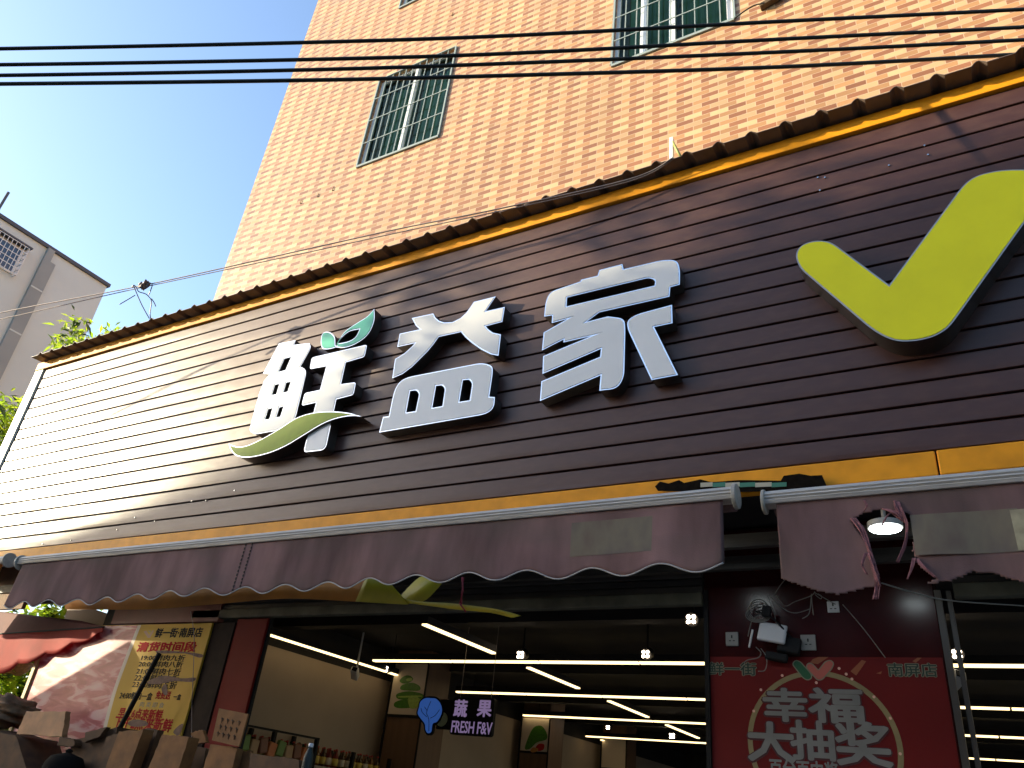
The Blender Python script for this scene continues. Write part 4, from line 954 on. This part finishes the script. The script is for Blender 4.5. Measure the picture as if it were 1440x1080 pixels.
c2, p2 = column(8.5, -7.03, -6.5, P(745, 1056, 8.5).z, P(745, 1010, 8.5).z, "far column with a picture of green onions and tomatoes, beside the hanging black sign")
yy = 8.5-.015
blob(p2, "green_onions", [(738, 1052), (745, 1032), (752, 1022), (762, 1021), (769, 1032), (768, 1040), (755, 1044), (745, 1053)], yy, CUC[0])
blob(p2, "tomato", [(753, 1052), (758, 1046), (765, 1047), (764, 1054), (757, 1056)], yy-.003, REDT)
blob(p2, "tomato", [(746, 1055), (750, 1051), (757, 1053), (754, 1057), (748, 1058)], yy-.006, mat("orange_print", (.5, .22, .05), .5))
c3, p3 = column(11.9, -7.03, -6.5, 2.6, 3.2, "farthest column, mostly hidden by the second one")
# small framed notices beside the near column
m = MB()
for u in (606, 613, 620, 627): a = P(u, 955, 5.6); m.box(a.x-.05, a.x+.05, 5.6, 5.62, a.z-.12, a.z+.08)
# hanging fresh produce sign
HY = 3.0
hs = thing("hanging_sign", "black hanging shop sign with lilac characters, FRESH F&V and a blue cabbage", "sign", P(665, 1034, HY))
pbx = xz([(636, 981), (698, 985), (697, 1034), (634, 1031)], HY)
a = P(634, 1033, HY); b = P(698, 983, HY)
plate("panel", [[tuple(p) for p in rnd([(a.x, a.z), (b.x, a.z), (b.x, b.z), (a.x, b.z)], .03)]], HY-.03, .05, BLACK, hs)
LIL = mat("lilac_lightbox", (.45, .33, .55), .5, emit=(.5, .36, .7), es=.10)
text("lettering", "蔬", tbox(637, 1008, 659, 984, HY-.03), HY-.032, .002, LIL, hs, .03); text("lettering", "果", tbox(670, 1008, 693, 985, HY-.03), HY-.032, .002, LIL, hs, .03)
text("lettering", "FRESH F&V", tbox(634, 1030, 693, 1016, HY-.03), HY-.032, .002, LIL, hs, .012, .95)
MB().box(P(618, 1000, HY).x, a.x+.01, HY-.02, HY+.01, P(625, 1026, HY).z, P(625, 984, HY).z).build("arm", BLACK, hs)
cab = [(590, 995), (592, 987), (599, 982), (607, 982), (614, 983), (620, 990), (622, 999), (620, 1007), (615, 1015), (609, 1018), (607, 1029), (602, 1031), (599, 1026), (598, 1018), (592, 1010), (588, 1003)]
L_ = [tuple(p) for p in spl([Vector(q) for q in xz(cab, HY-.03)], 4, True)]
plate("cabbage_backing", [L_], HY-.035, .03, BLACK, hs, offset=.018)
BLU = mat("blue_lightbox", (.06, .16, .50), .5, emit=(.05, .16, .6), es=.12)
cb = plate("cabbage", [L_], HY-.04, .004, BLU, hs)
m = MB()
for px in ([(603, 1028), (603, 1012), (600, 1003), (602, 995), (606, 986)], [(600, 1008), (594, 1002), (592, 996)], [(605, 1010), (612, 1006), (618, 998)], [(601, 1000), (597, 994)]): m.tube(spl([P(u, v, HY-.042) for u, v in px], 5), .003, 5)
m.build("leaf_vein", BLACK, cb)
cc = P(623, 1012, HY); plate("pale_disc", [[(cc.x+.068*math.cos(t*math.pi/16), cc.z+.068*math.sin(t*math.pi/16)) for t in range(32)]], HY-.028, .01, mat("pale_green_disc", (.30, .36, .22), .5), hs)
for xx in (a.x+.06, b.x-.06): MB().cyl((xx, HY, b.z), (xx, HY, 3.43), .003, 6).build("suspension_wire", WIREM, hs)

# shelf along the left wall with bottles
sh = thing("bottle_shelf", "dark metal shelf rack full of bottles and jars along the white left wall", "shelf", (-6.95, 3.5, .12))
zS = 1.86; xs0, xs1 = -7.18, -6.78
for k, z in enumerate((zS, zS-.42, zS-.84)): MB().box(xs0, xs1, 1.9, 4.75, z-.025, z).build("shelf_board", WALLW if k == 0 else DARK, sh)
for y in (1.95, 2.62, 3.3, 3.98, 4.7):
    for x in (xs0+.02, xs1-.02): MB().box(x-.02, x+.02, y-.02, y+.02, .12, zS+.28 if y < 3.5 else zS+.2).build("post", BLACK, sh)
for y0, y1 in ((1.95, 2.62), (2.62, 3.3)): MB().box(xs1-.04, xs1, y0+.02, y1-.02, zS+.26, zS+.28).build("top_rail", BLACK, sh)
GLB = [mat("dark_bottle_glass", (.04, .02, .01), .12, spec=.7), mat("amber_bottle", (.14, .05, .01), .15, spec=.7), mat("red_sauce_bottle", (.16, .02, .015), .25), mat("green_bottle", (.04, .10, .03), .2)]
LBL = [mat("yellow_label", (.50, .36, .06), .6), mat("cream_label", (.50, .42, .30), .6), mat("red_label", (.4, .04, .03), .6)]
protos = {}
def bottle(kind, x, y, z, rb, hgt, gi, li, lab):
    key = (gi, li)
    if key not in protos:
        o = thing(kind, lab, "bottle", (x, y, z), "bottles and jars on the wall shelf")
        MB().lathe((x, y, z), [(rb, 0), (rb, hgt*.6), (rb*.4, hgt*.8), (rb*.36, hgt*.95)], 14).build("glass_body", GLB[gi], o)
        MB().lathe((x, y, z), [(rb+.0015, hgt*.12), (rb+.0015, hgt*.5)], 14).build("label", LBL[li], o)
        MB().lathe((x, y, z+hgt*.93), [(rb*.42, 0), (rb*.42, hgt*.09)], 12).build("cap", LBL[2] if gi != 3 else BLACK, o)
        protos[key] = o; return o
    s = protos[key]; o = s.copy(); C.objects.link(o); o.location = (x, y, z); o["label"] = lab
    for ch in s.children: c = ch.copy(); C.objects.link(c); c.parent = o
    return o
kinds = [(2, 1, "red"), (0, 0, "dark"), (1, 0, "amber"), (3, 0, "green"), (0, 1, "black"), (2, 0, "deep red")]
i = 0; y = 2.02
ORD = [w+x for w in ("",) for x in "first second third fourth fifth sixth seventh eighth ninth tenth eleventh twelfth thirteenth fourteenth fifteenth sixteenth seventeenth eighteenth nineteenth twentieth".split()]+["twenty-"+x for x in "first second third fourth fifth sixth".split()]
while y < 4.62:
    sect = 0 if y < 2.6 else 1 if y < 3.28 else 2 if y < 3.96 else 3
    gi, li, nm = kinds[(i*5+sect*2) % 6] if sect != 3 else kinds[[1, 4, 2][i % 3]]
    where = ("beside the red pillar", "in the second bay from the pillar", "in the third bay from the pillar", "near the cucumber-picture column")[sect]
    for dx in (-.08, -.21):
        bottle("bottle", xs1+dx, y+random.uniform(-.01, .01), zS, .034, .20+.06*(sect >= 2), gi, li, f"{nm} wall-shelf bottle, {ORD[i]} from the entrance, {'front' if dx > -.1 else 'back'} row")
    y += .098 if sect < 2 else .112; i += 1
# packets in front bays
pk = [mat("orange_packet", (.5, .14, .03), .5), mat("brown_packet", (.20, .07, .03), .5), mat("tan_packet", (.42, .25, .12), .6), mat("green_packet", (.14, .22, .04), .5)]
for j in range(9):
    yj = 2.1+j*.13; m = MB().obox((xs1-.02, yj, zS+.08+.03*(j % 2)), .05, .11, .15, Matrix.Rotation(R(random.uniform(-12, 12)), 3, 'X'))
    o = m.build("snack_packet", pk[(j*3) % 4], None, bevel=.012)
    tag(o, f"{('orange', 'green', 'tan', 'brown')[(0, 3, 2, 1)[j % 4]]} snack packet at the front of the wall shelf, {ORD[j]} from the entrance", "packet", "snack packets on the wall shelf")

# ---------------------------------------------------------------- overhead cables and wires
def cable(name, pts, r, mt, lab, grp=None):
    m = MB().tube(spl([PD(u, v, d) for u, v, d in pts], 12), r, 8); return tag(m.build(name, mt), lab, "cable", grp)
ct = "thick black cables across the top"
cable("overhead_cable", [(-260, 71, 4.4), (0, 68.5, 4.3), (420, 60, 4.25), (720, 50, 4.25), (1100, 30, 4.25), (1440, 13, 4.3), (1800, -8, 4.5)], .0105, CABLE, "topmost of the four thick black cables crossing the top of the view", ct)
cable("overhead_cable", [(-260, 92, 4.4), (0, 91, 4.3), (420, 84, 4.25), (720, 75, 4.25), (1100, 55, 4.25), (1440, 38, 4.3), (1800, 18, 4.5)], .0105, CABLE, "second from the top of the four thick black cables", ct)
cable("overhead_cable", [(-260, 107, 4.4), (0, 106, 4.3), (420, 98.5, 4.25), (720, 89, 4.25), (1100, 73, 4.25), (1440, 56, 4.3), (1800, 38, 4.5)], .0105, CABLE, "third from the top of the four thick black cables", ct)
cable("overhead_cable", [(-260, 119, 5.3), (0, 118, 5.25), (420, 113, 5.2), (720, 106, 5.2), (1100, 94, 5.2), (1440, 76, 5.25), (1500, 74, 5.2)], .0135, CABLE, "lowest of the four thick black cables, passing behind the roof sheet at right", ct)
cable("guy_wire", [(-200, 485, 9), (0, 440, 8.3), (203, 401, 7.6), (420, 353, 6.9), (560, 322, 6.5), (700, 294, 6.1), (885, 252, 5.75), (946, 222, 5.6)], .0055, WIREM, "upper of the two thin grey wires slanting over the left end of the sign", "thin wires slanting over the sign")
cable("guy_wire", [(-200, 490, 9), (0, 449, 8.3), (120, 422, 7.9), (203, 403.5, 7.6), (420, 357.5, 6.9), (560, 327, 6.5), (700, 297.5, 6.1), (885, 255, 5.75), (948, 223, 5.6)], .0045, WIREM, "lower of the two thin grey wires slanting over the left end of the sign", "thin wires slanting over the sign")
kt = thing("wire_knot", "knot of twisted wire with loose ends hanging from the thin slanting wires, against the sky", "wire knot", PD(203, 402, 7.6))
m = MB()
qk = PD(203, 401, 7.58)
for k in range(7):
    a = random.uniform(0, 3); m.tube([qk+Vector((.045*math.cos(t*.7+a), .03*math.sin(t*.7+k), .035*math.sin(t*.9+a))) for t in range(10)], .006, 5)
m.build("windings", WIREM, kt)
m = MB()
for px in ([(188, 402), (192, 412), (200, 430), (210, 448)], [(192, 404), (195, 410), (204, 413), (209, 417), (213, 424), (211, 440), (212, 448)], [(209, 415), (212, 408), (214, 400), (208, 398)], [(213, 420), (217, 426), (219, 431)], [(168, 428), (180, 421), (190, 415)], [(186, 404), (188, 401), (191, 403)]): m.tube(spl([PD(u, v, 7.55) for u, v in px], 5), .005, 5)
m.build("loose_ends", WIREM, kt)
br = thing("steel_bracket", "small white angle bracket standing up behind the corrugated roof sheet", "bracket", P(945, 224, .3))
a = P(944, 226, .3); b = P(944, 194, .3)
MB().box(a.x-.014, a.x+.014, .29, .30, a.z-.1, b.z).box(a.x+.011, a.x+.014, .30, .33, a.z-.1, b.z).build("upright", WHITEF, br)
MB().tube([P(946, 200, .3), P(958, 222, .3)], .012, 6).build("strut", mat("yellow_green_strut", (.30, .30, .08), .6), br)
m = MB()
cable("wall_cable", [(1032, 27, 6.3), (1045, 17, 6.25), (1060, 8, 6.2), (1075, 4, 6.15)], .006, CABLE, "short thin cable looping from the corner of the large top window")
q = P(1084, 2, WY-.03)
wl = thing("wall_lamp", "brown fitting fixed on the tiles above the sign, cut by the top edge", "fitting", q)
MB().obox(q, .20, .06, .045, Matrix.Rotation(R(-16), 3, 'Y')).build("body", mat("brown_fitting", (.10, .06, .02), .6), wl, bevel=.006); MB().obox(q+Vector((.1, .02, .04)), .12, .04, .02, Matrix.Rotation(R(-16), 3, 'Y')).build("bracket", BLACK, wl)
m = MB()
for u, v in ((423, 286), (447, 277), (468, 268), (506, 84), (527, 72), (1158-560, 100), (636, 22)):
    q = P(u, v, WY); m.cyl(q+Vector((0, -.012, 0)), q, .008, 6).tube([q+Vector((0, -.008, 0)), q+Vector((.008, -.008, .05))], .004, 4)
tag(m.build("wall_hooks", mat("rusty_hooks", (.16, .12, .04), .8)), "small rusty hooks and nails scattered on the tiled wall", "hooks")

# ---------------------------------------------------------------- foliage
def foliage(nm, lab, cat, base, crown, n, size, rad, seed, bamboo=True, grp=None, ns=7):
    random.seed(seed); o = thing(nm, lab, cat, base, grp); base = Vector(base); crown = Vector(crown)
    s = MB(); lf = MB()
    tips = []
    for k in range(ns):
        d = Vector((random.gauss(0, 1)*rad[0], random.gauss(0, 1)*rad[1], random.gauss(.1, .6)*rad[2]))*.62
        t = crown+d; mid = base.lerp(crown, .75)+d*.25
        s.tube(spl([base, base.lerp(mid, .5)+Vector((random.uniform(-.05, .05), 0, 0)), mid, t], 4), [.02-.017*i/12 for i in range(13)], 5)
        tips.append((mid, t))
    s.build("trunk", STEM, o)
    for k in range(n):
        mid, t = random.choice(tips); p = mid.lerp(t, random.uniform(.3, 1.1))+Vector((random.gauss(0, .1), random.gauss(0, .1), random.gauss(0, .09)))*size*6
        d = Vector((random.gauss(0, 1), random.gauss(0, 1), random.gauss(.25 if bamboo else 0, .7))).normalized()
        L = size*random.uniform(.7, 1.4); w = L*(.13 if bamboo else .32)
        sd_ = d.cross(Vector((random.gauss(0, .4), random.gauss(0, .4), 1))).normalized()*w
        dr = Vector((0, 0, -L*.18)); mi = random.choice((0, 0, 1, 1, 2))
        lf.face([p, p+d*L*.45+sd_, p+d*L+dr, p+d*L*.45-sd_], mi)
    lf.build("crown", LEAF, o, fixn=False)
    return o
xb = -11.2
q = PX(142, 470, xb); foliage("bamboo", "bright green bamboo tops showing above the left end of the roof sheet", "bamboo", (q.x, q.y, 0), q+Vector((0, 0, -.18)), 1500, .16, (.3, .4, .14), 3, grp="bamboo behind the sign")
q = PX(14, 590, xb); foliage("bamboo", "bright green bamboo spray in front of the grey building at the left edge", "bamboo", (q.x, q.y, 0), q, 700, .18, (.14, .25, .2), 5, grp="bamboo behind the sign")
if 0: foliage("bamboo", "tiny bamboo tip just left of the sign's cream frame", "bamboo", (q.x-.1, q.y, 0), q+Vector((-.1, 0, -.02)), 26, .15, (.05, .05, .05), 6, grp="bamboo behind the sign")
q = PX(60, 862, -10.4); foliage("shrub", "bright leafy shrub peeping between the awning and the red canopy", "shrub", (q.x, q.y, 0), q, 900, .12, (.25, .5, .15), 8, False, grp="shrubs at the left edge")
q = PX(36, 955, -10.2); foliage("shrub", "bright green leafy shrub left of the meat picture, under the red canopy", "shrub", (q.x, q.y, 0), q, 900, .11, (.2, .35, .35), 9, False, grp="shrubs at the left edge")

# off-frame trees added so that their boughs dapple the top of the sign
def bough(x, z, lab, seed, n):
    t = 12.0; q = Vector((x, 0, z))+SUN*t
    foliage("shadow_tree", lab, "tree", (q.x-.6, q.y, 0), q, n, .13, (.55, .5, .3), seed, False, "street trees beyond the left edge", 7)
bough(-3.2, 5.45, "unseen street tree added to dapple the sign, the one nearer the kerb", 21, 420)
bough(-1.0, 5.40, "unseen street tree added to dapple the sign, the taller one behind", 22, 420)
